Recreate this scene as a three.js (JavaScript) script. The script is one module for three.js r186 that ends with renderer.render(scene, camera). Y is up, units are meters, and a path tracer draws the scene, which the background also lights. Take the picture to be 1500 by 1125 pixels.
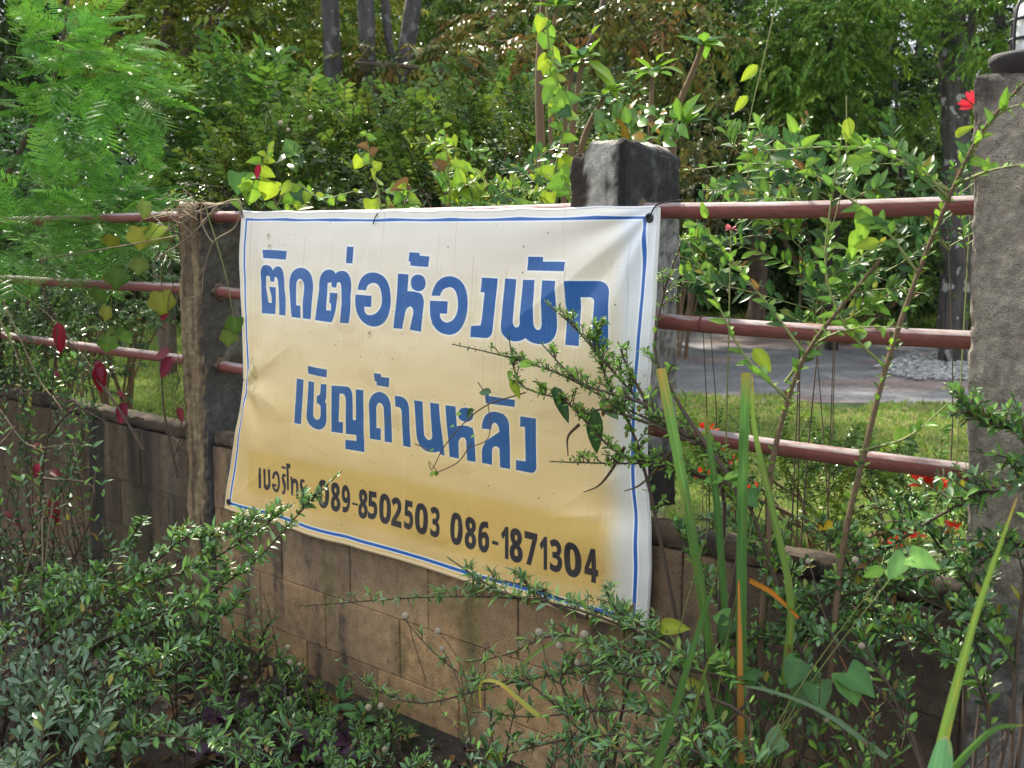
import * as THREE from 'three';
import { mergeGeometries } from 'three/addons/utils/BufferGeometryUtils.js';
import { ImprovedNoise } from 'three/addons/math/ImprovedNoise.js';

// ---------------------------------------------------------------- camera, sky, sun, exposure
const scene = new THREE.Scene();
const V = (x, y, z) => new THREE.Vector3(x, y, z);
const FOCAL = 1650, EYE = V(0, 1.65, 2.5), HEADING = 47.4 * Math.PI / 180, PITCH = Math.atan(219 / FOCAL);
const FORWARD = V(-Math.cos(HEADING) * Math.cos(PITCH), -Math.sin(PITCH), -Math.sin(HEADING) * Math.cos(PITCH));
const RIGHT = V(Math.sin(HEADING), 0, -Math.cos(HEADING)), UPWARD = RIGHT.clone().cross(FORWARD);
const camera = new THREE.PerspectiveCamera(2 * Math.atan(562.5 / FOCAL) * 180 / Math.PI, 4 / 3, 0.05, 400);
camera.position.copy(EYE);
camera.lookAt(EYE.clone().add(FORWARD));
camera.focus = 3.3; camera.userData.fStop = 6;
scene.add(camera);
const renderer = new THREE.WebGLRenderer({ antialias: true });
renderer.setSize(1024, 768);
renderer.shadowMap.enabled = true;
renderer.toneMapping = THREE.LinearToneMapping;
renderer.toneMappingExposure = 2.15;

const SUN_DIR = V(-0.62, 0.66, -0.36).normalize();
{
  const W = 512, H = 256, data = new Float32Array(W * H * 4), d = V(0, 0, 0);
  for (let j = 0; j < H; j++) for (let i = 0; i < W; i++) {
    const up = ((j + 0.5) / H - 0.5) * Math.PI, round = ((i + 0.5) / W - 0.5) * 2 * Math.PI;
    d.set(Math.cos(round) * Math.cos(up), Math.sin(up), Math.sin(round) * Math.cos(up));
    const h = Math.max(0, d.y), air = Math.pow(1 - h, 3), near = Math.pow(Math.max(0, d.dot(SUN_DIR)), 6);
    const k = (j * W + i) * 4;
    data[k] = 0.60 + 0.18 * air + 0.6 * near;
    data[k + 1] = 0.665 + 0.155 * air + 0.57 * near;
    data[k + 2] = 0.75 + 0.10 * air + 0.5 * near;
    data[k + 3] = 1;
  }
  const sky = new THREE.DataTexture(data, W, H, THREE.RGBAFormat, THREE.FloatType);
  sky.mapping = THREE.EquirectangularReflectionMapping;
  sky.magFilter = THREE.LinearFilter;
  sky.needsUpdate = true;
  scene.background = sky;
  scene.environment = sky;
}
const sun = new THREE.DirectionalLight(new THREE.Color().setRGB(1, 0.93, 0.78), 5);
sun.position.copy(SUN_DIR).multiplyScalar(40);
sun.castShadow = true;
sun.shadow.radius = 4;
Object.assign(sun.shadow.camera, { left: -25, right: 25, top: 25, bottom: -25, near: 1, far: 90 });
sun.shadow.mapSize.set(2048, 2048);
scene.add(sun, sun.target);

// ---------------------------------------------------------------- helpers
let seed = 7;
const rnd = () => { seed = (seed + 0x6d2b79f5) | 0; let t = Math.imul(seed ^ (seed >>> 15), 1 | seed); t = (t + Math.imul(t ^ (t >>> 7), 61 | t)) ^ t; return ((t ^ (t >>> 14)) >>> 0) / 4294967296; };
const rr = (a, b) => a + (b - a) * rnd(), pick = (a) => a[Math.floor(rnd() * a.length)];
const noiser = new ImprovedNoise();
const noise = (x, y, z = 0) => noiser.noise(x, y, z);
const fbm = (x, y, z = 0, n = 4) => { let s = 0, a = 0.5; for (let i = 0; i < n; i++) { s += a * noise(x, y, z + i * 7.3); x *= 2; y *= 2; z *= 2; a *= 0.5; } return s; };
const clamp = (x, a = 0, b = 1) => Math.min(b, Math.max(a, x)), mix = (a, b, t) => a + (b - a) * t;
const step = (a, b, x) => { const t = clamp((x - a) / (b - a)); return t * t * (3 - 2 * t); };
const rgb = (r, g, b) => new THREE.Color().setRGB(r, g, b);
// where the sight line through a point of the 1500 x 1125 photograph meets the plane z, the ground, or a depth
const sight = (x, y) => FORWARD.clone().addScaledVector(RIGHT, (x - 750) / FOCAL).addScaledVector(UPWARD, -(y - 562.5) / FOCAL);
const P = (x, y, z) => { const d = sight(x, y); return EYE.clone().addScaledVector(d, (z - EYE.z) / d.z); };
const A = (x, y, depth) => EYE.clone().addScaledVector(sight(x, y), depth);
const column = (x, depth) => { const p = A(x, 343, depth); p.y = 0; return p; };
const toEye = (p) => EYE.clone().sub(p).normalize();
const pxPerMetre = (p) => FOCAL / p.clone().sub(EYE).dot(FORWARD);

const taken = new Map();
function numbered(name) { const n = taken.get(name) ?? 0; taken.set(name, n + 1); return n ? name + '_' + String(n).padStart(3, '0') : name; }
function shade(m) { m.castShadow = true; m.receiveShadow = true; return m; }
function thing(name, label, category, at, group) {
  const o = new THREE.Group(); o.name = numbered(name); o.position.copy(at);
  o.userData = { label, category }; if (group) o.userData.group = group;
  scene.add(o); return o;
}
// a part whose geometry is given in world coordinates
function part(parent, name, geo, mat) {
  geo.translate(-parent.position.x, -parent.position.y, -parent.position.z);
  const m = shade(new THREE.Mesh(geo, mat)); m.name = name; parent.add(m); return m;
}
function structure(name, geo, mat) { const m = shade(new THREE.Mesh(geo, mat)); m.name = name; m.userData.kind = 'structure'; scene.add(m); return m; }

function texture(w, h, f, srgb = true) {
  const data = new Uint8Array(w * h * 4);
  for (let j = 0; j < h; j++) for (let i = 0; i < w; i++) {
    const c = f(i / w, j / h), k = (j * w + i) * 4;
    for (let n = 0; n < 3; n++) data[k + n] = 255 * (srgb ? Math.pow(clamp(c[n]), 1 / 2.2) : clamp(c[n]));
    data[k + 3] = 255;
  }
  const t = new THREE.DataTexture(data, w, h);
  t.wrapS = t.wrapT = THREE.RepeatWrapping; t.magFilter = THREE.LinearFilter;
  if (srgb) t.colorSpace = THREE.SRGBColorSpace;
  t.needsUpdate = true; return t;
}
function lathe(points, n, at) { const g = new THREE.LatheGeometry(points.map((p) => new THREE.Vector2(p[0], p[1])), n); g.translate(at.x, at.y, at.z); return g; }
// a tapered, slightly uneven tube through the points
function tube(points, r0, r1, sides = 5, segs = 0, rough = 0) {
  const curve = new THREE.CatmullRomCurve3(points), n = segs || Math.max(4, points.length * 3), pos = [], uv = [], idx = [];
  let side = V(0, 0, 1), len = curve.getLength();
  for (let i = 0; i <= n; i++) {
    const t = i / n, p = curve.getPoint(t), d = curve.getTangent(t);
    side.addScaledVector(d, -side.dot(d)); if (side.lengthSq() < 1e-6) side.set(1, 0, 0).addScaledVector(d, -d.x); side.normalize();
    const other = d.clone().cross(side), r = mix(r0, r1, t);
    for (let k = 0; k <= sides; k++) {
      const a = (k % sides) / sides * Math.PI * 2, q = r * (1 + rough * noise(p.x * 3 + Math.cos(a) * 1.3, p.y * 2.2, p.z * 3 + Math.sin(a) * 1.3) * 2);
      pos.push(p.x + (side.x * Math.cos(a) + other.x * Math.sin(a)) * q, p.y + (side.y * Math.cos(a) + other.y * Math.sin(a)) * q, p.z + (side.z * Math.cos(a) + other.z * Math.sin(a)) * q);
      uv.push(k / sides * r0 * 6.28, t * len);
    }
  }
  for (let i = 0; i < n; i++) for (let k = 0; k < sides; k++) { const a = i * (sides + 1) + k, b = a + sides + 1; idx.push(a, a + 1, b, b, a + 1, b + 1); }
  for (const [end, rev] of [[0, true], [n, false]]) for (let k = 1; k < sides - 1; k++) { const o = end * (sides + 1); idx.push(o, rev ? o + k + 1 : o + k, rev ? o + k : o + k + 1); }
  const g = new THREE.BufferGeometry();
  g.setAttribute('position', new THREE.Float32BufferAttribute(pos, 3)); g.setAttribute('uv', new THREE.Float32BufferAttribute(uv, 2)); g.setIndex(idx);
  g.computeVertexNormals(); g.userData = { curve }; return g;
}
// a box cut into a fine grid, its edges worn and its faces uneven
function roughBox(x0, x1, y0, y1, z0, z1, cell, wear, bumps, keep) {
  const w = x1 - x0, h = y1 - y0, d = z1 - z0, g = new THREE.BoxGeometry(w, h, d, Math.max(2, Math.round(w / cell)), Math.max(2, Math.round(h / cell)), Math.max(2, Math.round(d / cell)));
  const p = g.attributes.position, n = g.attributes.normal, uv = g.attributes.uv, q = V(0, 0, 0);
  for (let i = 0; i < p.count; i++) {
    q.fromBufferAttribute(p, i);
    const nx = n.getX(i), ny = n.getY(i), nz = n.getZ(i);
    q.x += (x0 + x1) / 2; q.y += (y0 + y1) / 2; q.z += (z0 + z1) / 2;
    uv.setXY(i, Math.abs(nx) > 0.5 ? q.z + 0.37 : q.x, Math.abs(ny) > 0.5 ? q.z + 0.7 : q.y);
    const e = [Math.min(q.x - x0, x1 - q.x), Math.min(q.y - y0, y1 - q.y), Math.min(q.z - z0, z1 - q.z)].sort((a, b) => a - b)[1];
    const worn = clamp(1 - e / (wear * (1 + 0.8 * clamp(noise(q.x * 9, q.y * 9, q.z * 9), -0.8, 1)))), cx = (x0 + x1) / 2, cz = (z0 + z1) / 2, cy = (y0 + y1) / 2;
    const k = 0.30 * worn * worn * wear, f = bumps * (fbm(q.x * 11, q.y * 11, q.z * 11) + 0.4 * noise(q.x * 40, q.y * 40, q.z * 40));
    q.x += -Math.sign(q.x - cx) * k * (Math.abs(q.x - cx) > w / 2 - wear ? 1 : 0) + (Math.abs(q.x - cx) > w / 2 - 1e-4 ? Math.sign(q.x - cx) * f : 0);
    q.z += -Math.sign(q.z - cz) * k * (Math.abs(q.z - cz) > d / 2 - wear ? 1 : 0) + (Math.abs(q.z - cz) > d / 2 - 1e-4 ? Math.sign(q.z - cz) * f : 0);
    q.y += -Math.sign(q.y - cy) * k * (Math.abs(q.y - cy) > h / 2 - wear ? 1 : 0) + (Math.abs(q.y - cy) > h / 2 - 1e-4 ? Math.sign(q.y - cy) * f : 0);
    if (keep) keep(q, V(nx, ny, nz));
    p.setXYZ(i, q.x, q.y, q.z);
  }
  g.computeVertexNormals(); return g;
}

// ---------------------------------------------------------------- leaves
// one leaf: base at the origin, length along +y, upper face towards +z; half width w(t), folded along the midrib, curled down
function leafShape(w, { rows = 6, fold = 0.25, curl = 0.25, lobe = 0, wave = 0, rim } = {}) {
  const pos = [], col = [], idx = [];
  for (let i = 0; i <= rows; i++) {
    const t = i / rows, z = -curl * t * t, [s, e] = rim ? rim(t) : [w(t), t], mid = rim ? 0.08 + 0.92 * t : t;
    for (const k of [-1, -0.55, 0, 0.55, 1]) {
      const a = Math.abs(k), y = mix(mid, e, a) - lobe * a * Math.pow(1 - t, 3) - (rim ? 0 : 0.10 * a * s);
      pos.push(k * s, y, z + fold * a * s + wave * Math.sin(t * 17 + k) * s * a);
      const c = a === 0 ? 1.25 : a < 0.8 ? (i % 2 ? 1.05 : 0.95) : 0.93; col.push(c, c, c * 0.95);
    }
  }
  for (let i = 0; i < rows; i++) for (let k = 0; k < 4; k++) { const a = i * 5 + k, b = a + 5; idx.push(a, a + 1, b, b, a + 1, b + 1); }
  const g = new THREE.BufferGeometry();
  g.setAttribute('position', new THREE.Float32BufferAttribute(pos, 3)); g.setAttribute('color', new THREE.Float32BufferAttribute(col, 3)); g.setIndex(idx);
  g.computeVertexNormals(); return g;
}
const wOval = (t) => 0.24 * Math.pow(Math.sin(Math.PI * Math.pow(t, 0.8)), 0.8) + 0.002, wLance = (t) => 0.13 * Math.pow(Math.sin(Math.PI * Math.pow(t, 0.85)), 0.9) + 0.002;
const wSpoon = (t) => 0.21 * Math.pow(Math.sin(Math.PI * Math.pow(t, 1.45)), 0.75) + 0.003;
const heartRim = (s) => [0.46 * Math.pow(Math.sin(Math.PI * Math.pow(s, 0.72)), 0.9) * (1 - 0.1 * s) + 0.001, 0.08 + 0.92 * s - 0.24 * Math.sin(Math.PI * Math.min(1, s / 0.55)) - 0.06 * Math.sin(Math.PI * s)];
const lobedRim = (s) => { const a = Math.PI * s, r = 0.52 * (0.86 + 0.085 * Math.cos(5 * (a - Math.PI)) - 0.16 * Math.pow(Math.max(0, Math.cos(a)), 6)) * (1 - 0.09 * Math.abs(Math.sin(a * 11))); return [r * Math.sin(a) * 1.05 + 0.001, 0.45 - r * Math.cos(a)]; };
const LEAF = {
  oval: [0, 1, 2].map((k) => leafShape(wOval, { fold: 0.2 + 0.15 * k, curl: 0.1 + 0.17 * k, wave: 0.05 * k })),
  lance: [0, 1, 2].map((k) => leafShape(wLance, { fold: 0.3, curl: 0.1 + 0.2 * k, wave: 0.06 * k })),
  spoon: [0, 1, 2].map((k) => leafShape(wSpoon, { rows: 4, fold: 0.3, curl: -0.05 + 0.14 * k })),
  heart: [0, 1, 2].map((k) => leafShape(null, { rows: 9, fold: 0.12 + 0.12 * k, curl: 0.1 + 0.2 * k, wave: 0.05, rim: heartRim })),
  lobed: [0, 1, 2].map((k) => leafShape(null, { rows: 20, fold: 0.08 + 0.1 * k, curl: 0.15 + 0.1 * k, wave: 0.05, rim: lobedRim })),
};
const leafMats = new Map();
function leafMat(c, gloss = 0.5, pass = 0.4) {
  const key = [c.r.toFixed(3), c.g.toFixed(3), c.b.toFixed(3), gloss, pass].join();
  if (!leafMats.has(key)) leafMats.set(key, new THREE.MeshPhysicalMaterial({ color: c, roughness: 0.92, specularIntensity: 0.2, transmission: pass, thickness: 0, clearcoat: gloss, clearcoatRoughness: 0.34, vertexColors: true, side: THREE.DoubleSide }));
  return leafMats.get(key);
}
const WHITE = rgb(1, 1, 1), FADED = [rgb(0.24, 0.22, 0.03), rgb(0.16, 0.09, 0.03), rgb(0.20, 0.24, 0.05)];
function basis(pos, dir, normal, len, wide) {
  const y = dir.clone().normalize(), z = normal.clone().addScaledVector(y, -normal.dot(y));
  if (z.lengthSq() < 1e-6) z.set(0.3, 1, 0.2).addScaledVector(y, -0.3 * y.x - y.y - 0.2 * y.z);
  z.normalize();
  return new THREE.Matrix4().makeBasis(y.clone().cross(z).multiplyScalar(wide), y.multiplyScalar(len), z.multiplyScalar((len + wide) / 2)).setPosition(pos);
}
const cheapLeaf = (w, fold, droop) => {      // four triangles, for crowns seen from afar
  const p = [0, 0, 0, -w, 0.45, fold * w, 0, 0.5, 0, w, 0.45, fold * w, 0, 1, -droop], g = new THREE.BufferGeometry();
  g.setAttribute('position', new THREE.Float32BufferAttribute(p, 3)); g.setIndex([0, 2, 1, 0, 3, 2, 1, 2, 4, 2, 3, 4]); g.computeVertexNormals(); return g;
};
function painted(g, r, gg = r, b = r) { const n = g.attributes.position.count, a = new Float32Array(n * 3); for (let i = 0; i < n; i++) { a[i * 3] = r; a[i * 3 + 1] = gg; a[i * 3 + 2] = b; } g.setAttribute('color', new THREE.BufferAttribute(a, 3)); return g; }
// a twig about one metre long along +y with its leaves, drooping or upright
function spray({ leaves = 14, len = 0.26, w = 0.2, fold = 0.5, spread = 1, droop = 0.35, bend = 0.3, whorl = false, warm = 0 }) {
  const out = [], pts = [0, 0.35, 0.7, 1].map((t) => V(0.06 * Math.sin(t * 5), t, -bend * t * t)), stem = tube(pts, 0.012, 0.004, 3, 4);
  stem.deleteAttribute('uv'); out.push(painted(stem, 0.7, 0.5, 0.4));
  const curve = new THREE.CatmullRomCurve3(pts);
  for (let i = 0; i < leaves; i++) {
    const t = whorl ? rr(0.75, 1) : 0.12 + 0.88 * (i + rnd() * 0.5) / leaves, p = curve.getPoint(Math.min(t, 1)), d = curve.getTangent(Math.min(t, 1));
    const a = whorl ? i / leaves * 6.28 : (i % 2 ? 0 : Math.PI) + rr(-0.7, 0.7), out3 = V(Math.cos(a), 0, Math.sin(a) * 0.7);
    const dir = d.clone().multiplyScalar(rr(0.25, 0.8)).addScaledVector(out3, spread).add(V(0, 0, -droop * rr(0.3, 1.4)));
    const l = len * rr(0.65, 1.15), g = cheapLeaf(w, fold * rr(0.4, 1.2), rr(0, 0.25));
    g.applyMatrix4(basis(p, dir, V(rr(-0.4, 0.4), rr(-0.2, 0.4), 1), l, l));
    const b = rr(0.7, 1.25), y = rnd() < warm ? 1.6 : rr(0.9, 1.15); out.push(painted(g, b * y, b, b * rr(0.7, 1.1)));
  }
  return mergeGeometries(out);
}
function frond() {     // one feathery, twice divided leaf about one metre long
  const out = [], pts = [0, 0.35, 0.7, 1].map((t) => V(0, t, -0.35 * t * t)), curve = new THREE.CatmullRomCurve3(pts), rib = tube(pts, 0.008, 0.003, 3, 4);
  rib.deleteAttribute('uv'); out.push(painted(rib, 0.9, 0.9, 0.7));
  for (let i = 0; i < 7; i++) for (const s of [-1, 1]) {
    const t = 0.2 + 0.8 * i / 6.5, p = curve.getPoint(Math.min(1, t)), dir = V(s * 0.85, 0.55, -0.2 - 0.25 * t).normalize(), L = 0.42 * (1 - 0.35 * Math.abs(t - 0.5) * 2), q = [], idx = [];
    for (let k = 1; k <= 15; k++) for (const u of [-1, 1]) {
      const c = p.clone().addScaledVector(dir, L * k / 15), n = V(-dir.y * s, dir.x * s, 0).multiplyScalar(u).addScaledVector(dir, 0.35).normalize(), a = 0.055 * Math.sin(0.35 + 2.5 * k / 16), o = q.length / 3, f = dir.clone().multiplyScalar(0.010);
      for (const m of [c.clone().sub(f), c.clone().addScaledVector(n, a * 0.6).sub(f), c.clone().addScaledVector(n, a), c.clone().addScaledVector(n, a * 0.5).add(f).add(V(0, 0, 0.006))]) q.push(m.x, m.y, m.z);
      idx.push(o, o + 1, o + 3, o + 1, o + 2, o + 3);
    }
    const g = new THREE.BufferGeometry(); g.setAttribute('position', new THREE.Float32BufferAttribute(q, 3)); g.setIndex(idx); g.computeVertexNormals();
    const b = rr(0.85, 1.15); out.push(painted(g, b, b, b));
  }
  return mergeGeometries(out);
}
const SPRAY = {
  mango: [0, 1, 2].map(() => spray({ leaves: 15, len: 0.30, w: 0.17, droop: 0.7, bend: 0.4, warm: 0.12 })),
  small: [0, 1, 2].map(() => spray({ leaves: 22, len: 0.17, w: 0.24, droop: 0.25, bend: 0.2, warm: 0.05 })),
  glossy: [0, 1, 2].map(() => spray({ leaves: 12, len: 0.36, w: 0.16, droop: 0.45, bend: 0.15, spread: 0.8 })),
  hang: [0, 1, 2].map(() => spray({ leaves: 18, len: 0.24, w: 0.22, droop: 0.9, bend: 0.6 })),
  warm: [0, 1].map(() => spray({ leaves: 13, len: 0.32, w: 0.18, droop: 0.8, bend: 0.5, warm: 0.55 })),
  fern: [0, 1].map(() => frond()),
};
const crownMats = {};
const crownMat = (gloss) => crownMats[gloss] ??= new THREE.MeshPhysicalMaterial({ color: WHITE, roughness: 0.9, specularIntensity: 0.15, transmission: 0.3, thickness: 0, clearcoat: gloss, clearcoatRoughness: 0.2, vertexColors: true, side: THREE.DoubleSide });
// sprays through the given ellipsoids [centre, rx, ry, rz, how many], pointing outwards and drooping a little
function crown(parent, name, kind, blobs, size, colors, { up = 0.3, gloss = 0.22, jitter = 0.42, shell = 0.35, stuff = true } = {}) {
  const total = blobs.reduce((s, b) => s + b[4], 0), geos = SPRAY[kind], per = Math.ceil(total / geos.length), list = geos.map((g) => { const m = shade(new THREE.InstancedMesh(g, crownMat(gloss), per)); m.name = name; if (stuff) m.userData.kind = 'stuff'; m.count = 0; return m; });
  let k = 0; const c = new THREE.Color();
  for (const [at, rx, ry, rz, n] of blobs) for (let i = 0; i < n; i++) {
    const d = V(rr(-1, 1), rr(-1, 1), rr(-1, 1)); if (d.lengthSq() > 1) { i--; continue; }
    d.setLength(Math.pow(d.length(), shell));
    const p = at.clone().add(V(d.x * rx, d.y * ry, d.z * rz)).sub(parent.position), lump = noise(p.x * 0.9 + 5, p.y * 0.9, p.z * 0.9);
    if (lump < -0.28) continue;
    const dir = V(d.x + rr(-0.7, 0.7), d.y * 0.6 + up + rr(-0.5, 0.5), d.z + rr(-0.7, 0.7)).normalize(), s = size * rr(0.65, 1.25), m = list[k++ % list.length];
    m.setMatrixAt(m.count, basis(p, dir, V(rr(-0.5, 0.5), 1, rr(-0.5, 0.5)), s, s));
    c.copy(pick(colors)).multiplyScalar(1 + jitter * (rr(-1, 1) + lump)); m.setColorAt(m.count++, c);
  }
  list.forEach((m) => { if (m.count) parent.add(m); });
}

// a plant built leaf by leaf: its largest leaves are meshes of their own, the rest one part
class Plant {
  constructor(name, label, category, base, { singles = 120, gloss = 0.5, pass = 0.28, group, leafName = 'leaf' } = {}) {
    this.o = thing(name, label, category, base, group); this.leaves = []; this.stems = []; Object.assign(this, { singles, gloss, pass, leafName });
  }
  stem(points, r0, r1, mat = M.twig, sides = 5) { const g = tube(points, r0, r1, sides); const curve = g.userData.curve; this.stems.push([g, mat]); return curve; }
  leaf(pos, dir, normal, len, wide, kind, color, label) { this.leaves.push({ pos, dir, normal, len, wide, geo: pick(LEAF[kind]), color, label, px: len * pxPerMetre(pos) * (label ? 9 : 1) }); }
  // leaves up a stem; `colors` are the leaf colours to draw from
  along(curve, n, len, kind, colors, { from = 0.1, to = 1, face = 0, out = 0.9, wide = 1, up = 0.5, droop = 0, pairs = false, cluster = 1 } = {}) {
    for (let i = 0; i < n; i++) {
      const t = clamp(from + (to - from) * (i + rr(0, 0.8)) / n), p = curve.getPoint(t), d = curve.getTangent(t), side = d.clone().cross(V(rr(-0.3, 0.3), 1, rr(-0.3, 0.3))).normalize(), over = side.clone().cross(d);
      const turn = rr(0, 6.28);
      for (let k = 0; k < (pairs ? 2 : cluster); k++) {
        const a = pairs ? (k ? Math.PI : 0) + (i % 2 ? 0.5 : -0.3) : cluster > 1 ? turn + k * 6.28 / cluster : (i % 2 ? Math.PI : 0) + rr(-0.8, 0.8);
        const o = side.clone().multiplyScalar(Math.cos(a)).addScaledVector(over, Math.sin(a));
        const dir = d.clone().multiplyScalar(rr(0.3, 0.8)).addScaledVector(o, out).add(V(rr(-0.2, 0.2), up * rr(0.2, 1) - droop * rr(0.5, 1.3), rr(-0.2, 0.2)));
        const l = len * rr(0.6, 1.15) * (1 - 0.55 * step(0.6, 1, t));
        const odd = rnd() < 0.05 ? pick(FADED) : pick(colors); this.leaf(p, dir, V(rr(-0.5, 0.5), 1, rr(-0.2, 0.7)).addScaledVector(toEye(p), face), l, l * wide * rr(0.8, 1.15), Array.isArray(kind) ? pick(kind) : kind, odd);
      }
    }
  }
  done() {
    const by = new Map();
    for (const [g, m] of this.stems) by.set(m, [...(by.get(m) ?? []), g]);
    for (const [m, list] of by) { if (list.length <= 24) for (const g of list) part(this.o, 'stem', g, m); else part(this.o, 'twigs', mergeGeometries(list), m).userData.kind = 'stuff'; }
    this.leaves.sort((a, b) => b.px - a.px);
    const rest = this.leaves.splice(this.singles), B = this.o.position;
    for (const l of this.leaves) {
      const m = shade(new THREE.Mesh(l.geo, leafMat(l.color, this.gloss, this.pass))); m.name = this.leafName;
      basis(l.pos.clone().sub(B), l.dir, l.normal, l.len, l.wide).decompose(m.position, m.quaternion, m.scale);
      if (l.label) m.userData.label = l.label;
      this.o.add(m);
    }
    if (rest.length) {
      const m = shade(new THREE.InstancedMesh(rest[0].geo, leafMat(WHITE, this.gloss, this.pass), rest.length)); m.name = 'small_leaves'; m.userData.kind = 'stuff';
      const c = new THREE.Color();
      rest.forEach((l, i) => { m.setMatrixAt(i, basis(l.pos.clone().sub(B), l.dir, l.normal, l.len, l.wide)); m.setColorAt(i, c.copy(l.color).multiplyScalar(rr(0.75, 1.25))); });
      this.o.add(m);
    }
    return this.o;
  }
}

// ---------------------------------------------------------------- ground, lawn, road
const grit = texture(512, 512, (u, v) => { const n = 0.5 + 0.5 * Math.sin(0) * 0 + 0.25 * noise(u * 64, v * 64, 3) + 0.25 * noise(u * 128, v * 128, 9) + 0.2 * noise(u * 20, v * 20, 1); return [n, n, n]; }, false);
const gritAt = (x, y) => { const t = grit.clone(); t.repeat.set(x, y); t.needsUpdate = true; return t; };
function sheet(x0, x1, z0, z1, y, metres, n = 1) {
  const g = new THREE.PlaneGeometry(x1 - x0, z1 - z0, n, n); g.rotateX(-Math.PI / 2); g.translate((x0 + x1) / 2, y, (z0 + z1) / 2);
  const p = g.attributes.position, uv = g.attributes.uv; for (let i = 0; i < p.count; i++) uv.setXY(i, p.getX(i) / metres, p.getZ(i) / metres); return g;
}
const soilMap = texture(512, 512, (u, v) => { const n = fbm(u * 8, v * 8, 2) + 0.5 * noise(u * 64, v * 64, 4), m = fbm(u * 5 + 9, v * 5, 6); const k = clamp(0.75 + n); return m > 0.16 ? [0.035 * k, 0.042 * k, 0.018 * k] : [0.055 * k, 0.038 * k, 0.026 * k]; });
const lawnMap = texture(512, 512, (u, v) => { const n = clamp(0.8 + fbm(u * 10, v * 10, 5) + 0.5 * noise(u * 90, v * 90, 1)), d = step(0.05, 0.3, fbm(u * 4, v * 4, 8)); return [mix(0.10, 0.20, d) * n, mix(0.17, 0.15, d) * n, mix(0.035, 0.08, d) * n]; });
structure('ground', sheet(-120, 120, -120, 120, -0.010, 2.5), new THREE.MeshStandardMaterial({ map: soilMap, roughness: 1, bumpMap: gritAt(2, 2), bumpScale: 0.02 }));
structure('lawn', sheet(-45, 8, -40, -0.15, -0.004, 4), new THREE.MeshStandardMaterial({ map: lawnMap, roughness: 1, bumpMap: gritAt(3, 3), bumpScale: 0.03 }));
// the drive behind the fence, from its near edge to its far edge
const onGround = (x, y, h = 0) => { const d = sight(x, y); return EYE.clone().addScaledVector(d, (h - EYE.y) / d.y); };
const nearEdge = [[820, 560], [1000, 578], [1100, 590], [1200, 588], [1300, 598], [1430, 618], [1560, 650]].map((q) => onGround(...q)), farEdge = [[820, 478], [1000, 480], [1100, 482], [1200, 484], [1300, 490], [1430, 500], [1560, 506]].map((q) => onGround(...q));
{
  const pos = [], uv = [], idx = [], N = 12, near = new THREE.CatmullRomCurve3(nearEdge), far = new THREE.CatmullRomCurve3(farEdge);
  for (let i = 0; i <= 40; i++) for (let k = 0; k <= N; k++) {
    const p = near.getPoint(i / 40).lerp(far.getPoint(i / 40), k / N); if (k === 0 || k === N) { p.x += 0.25 * noise(p.x * 1.5, p.z * 1.5, 3); p.z += 0.35 * noise(p.x * 1.5, p.z * 1.5); }
    pos.push(p.x, 0.002, p.z); uv.push(p.x / 6, p.z / 6);
  }
  for (let i = 0; i < 40; i++) for (let k = 0; k < N; k++) { const a = i * (N + 1) + k, b = a + N + 1; idx.push(a, b, a + 1, b, b + 1, a + 1); }
  const g = new THREE.BufferGeometry(); g.setAttribute('position', new THREE.Float32BufferAttribute(pos, 3)); g.setAttribute('uv', new THREE.Float32BufferAttribute(uv, 2)); g.setIndex(idx); g.computeVertexNormals();
  const map = texture(512, 512, (u, v) => { const n = clamp(0.85 + 0.6 * fbm(u * 12, v * 12, 2) + 0.5 * noise(u * 100, v * 100)), pink = step(0.0, 0.25, fbm(u * 3 + 3, v * 3, 4)), pale = step(0.1, 0.3, fbm(u * 6, v * 6, 9)); return [(mix(0.20, 0.27, pink) + 0.09 * pale) * n, (0.195 + 0.08 * pale) * n, (mix(0.20, 0.175, pink) + 0.07 * pale) * n]; });
  structure('road', g, new THREE.MeshStandardMaterial({ map, roughness: 0.85, bumpMap: gritAt(6, 6), bumpScale: 0.015 }));
}
const bladeMat = leafMat(WHITE, 0.15, 0.4);
function tuft(n, len, wid) {
  const out = []; for (let i = 0; i < n; i++) { const a = rr(0, 6.28), l = len * rr(0.5, 1.2), lean = rr(0.2, 0.9), g = new THREE.BufferGeometry(), c = V(Math.cos(a), 0, Math.sin(a)), s = V(-c.z, 0, c.x).multiplyScalar(wid / 2), b = c.clone().multiplyScalar(rr(0, 0.03));
    const m = b.clone().addScaledVector(c, lean * l * 0.35).setY(l * 0.6), t = b.clone().addScaledVector(c, lean * l).setY(l * (1 - 0.4 * lean)), q = [b.clone().sub(s), b.clone().add(s), m.clone().sub(s), m.clone().add(s), t];
    g.setAttribute('position', new THREE.Float32BufferAttribute(q.flatMap((p) => [p.x, p.y, p.z]), 3)); g.setIndex([0, 1, 2, 1, 3, 2, 2, 3, 4]); g.computeVertexNormals(); const k = rr(0.75, 1.25); out.push(painted(g, k, k, k)); }
  return mergeGeometries(out);
}
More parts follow.
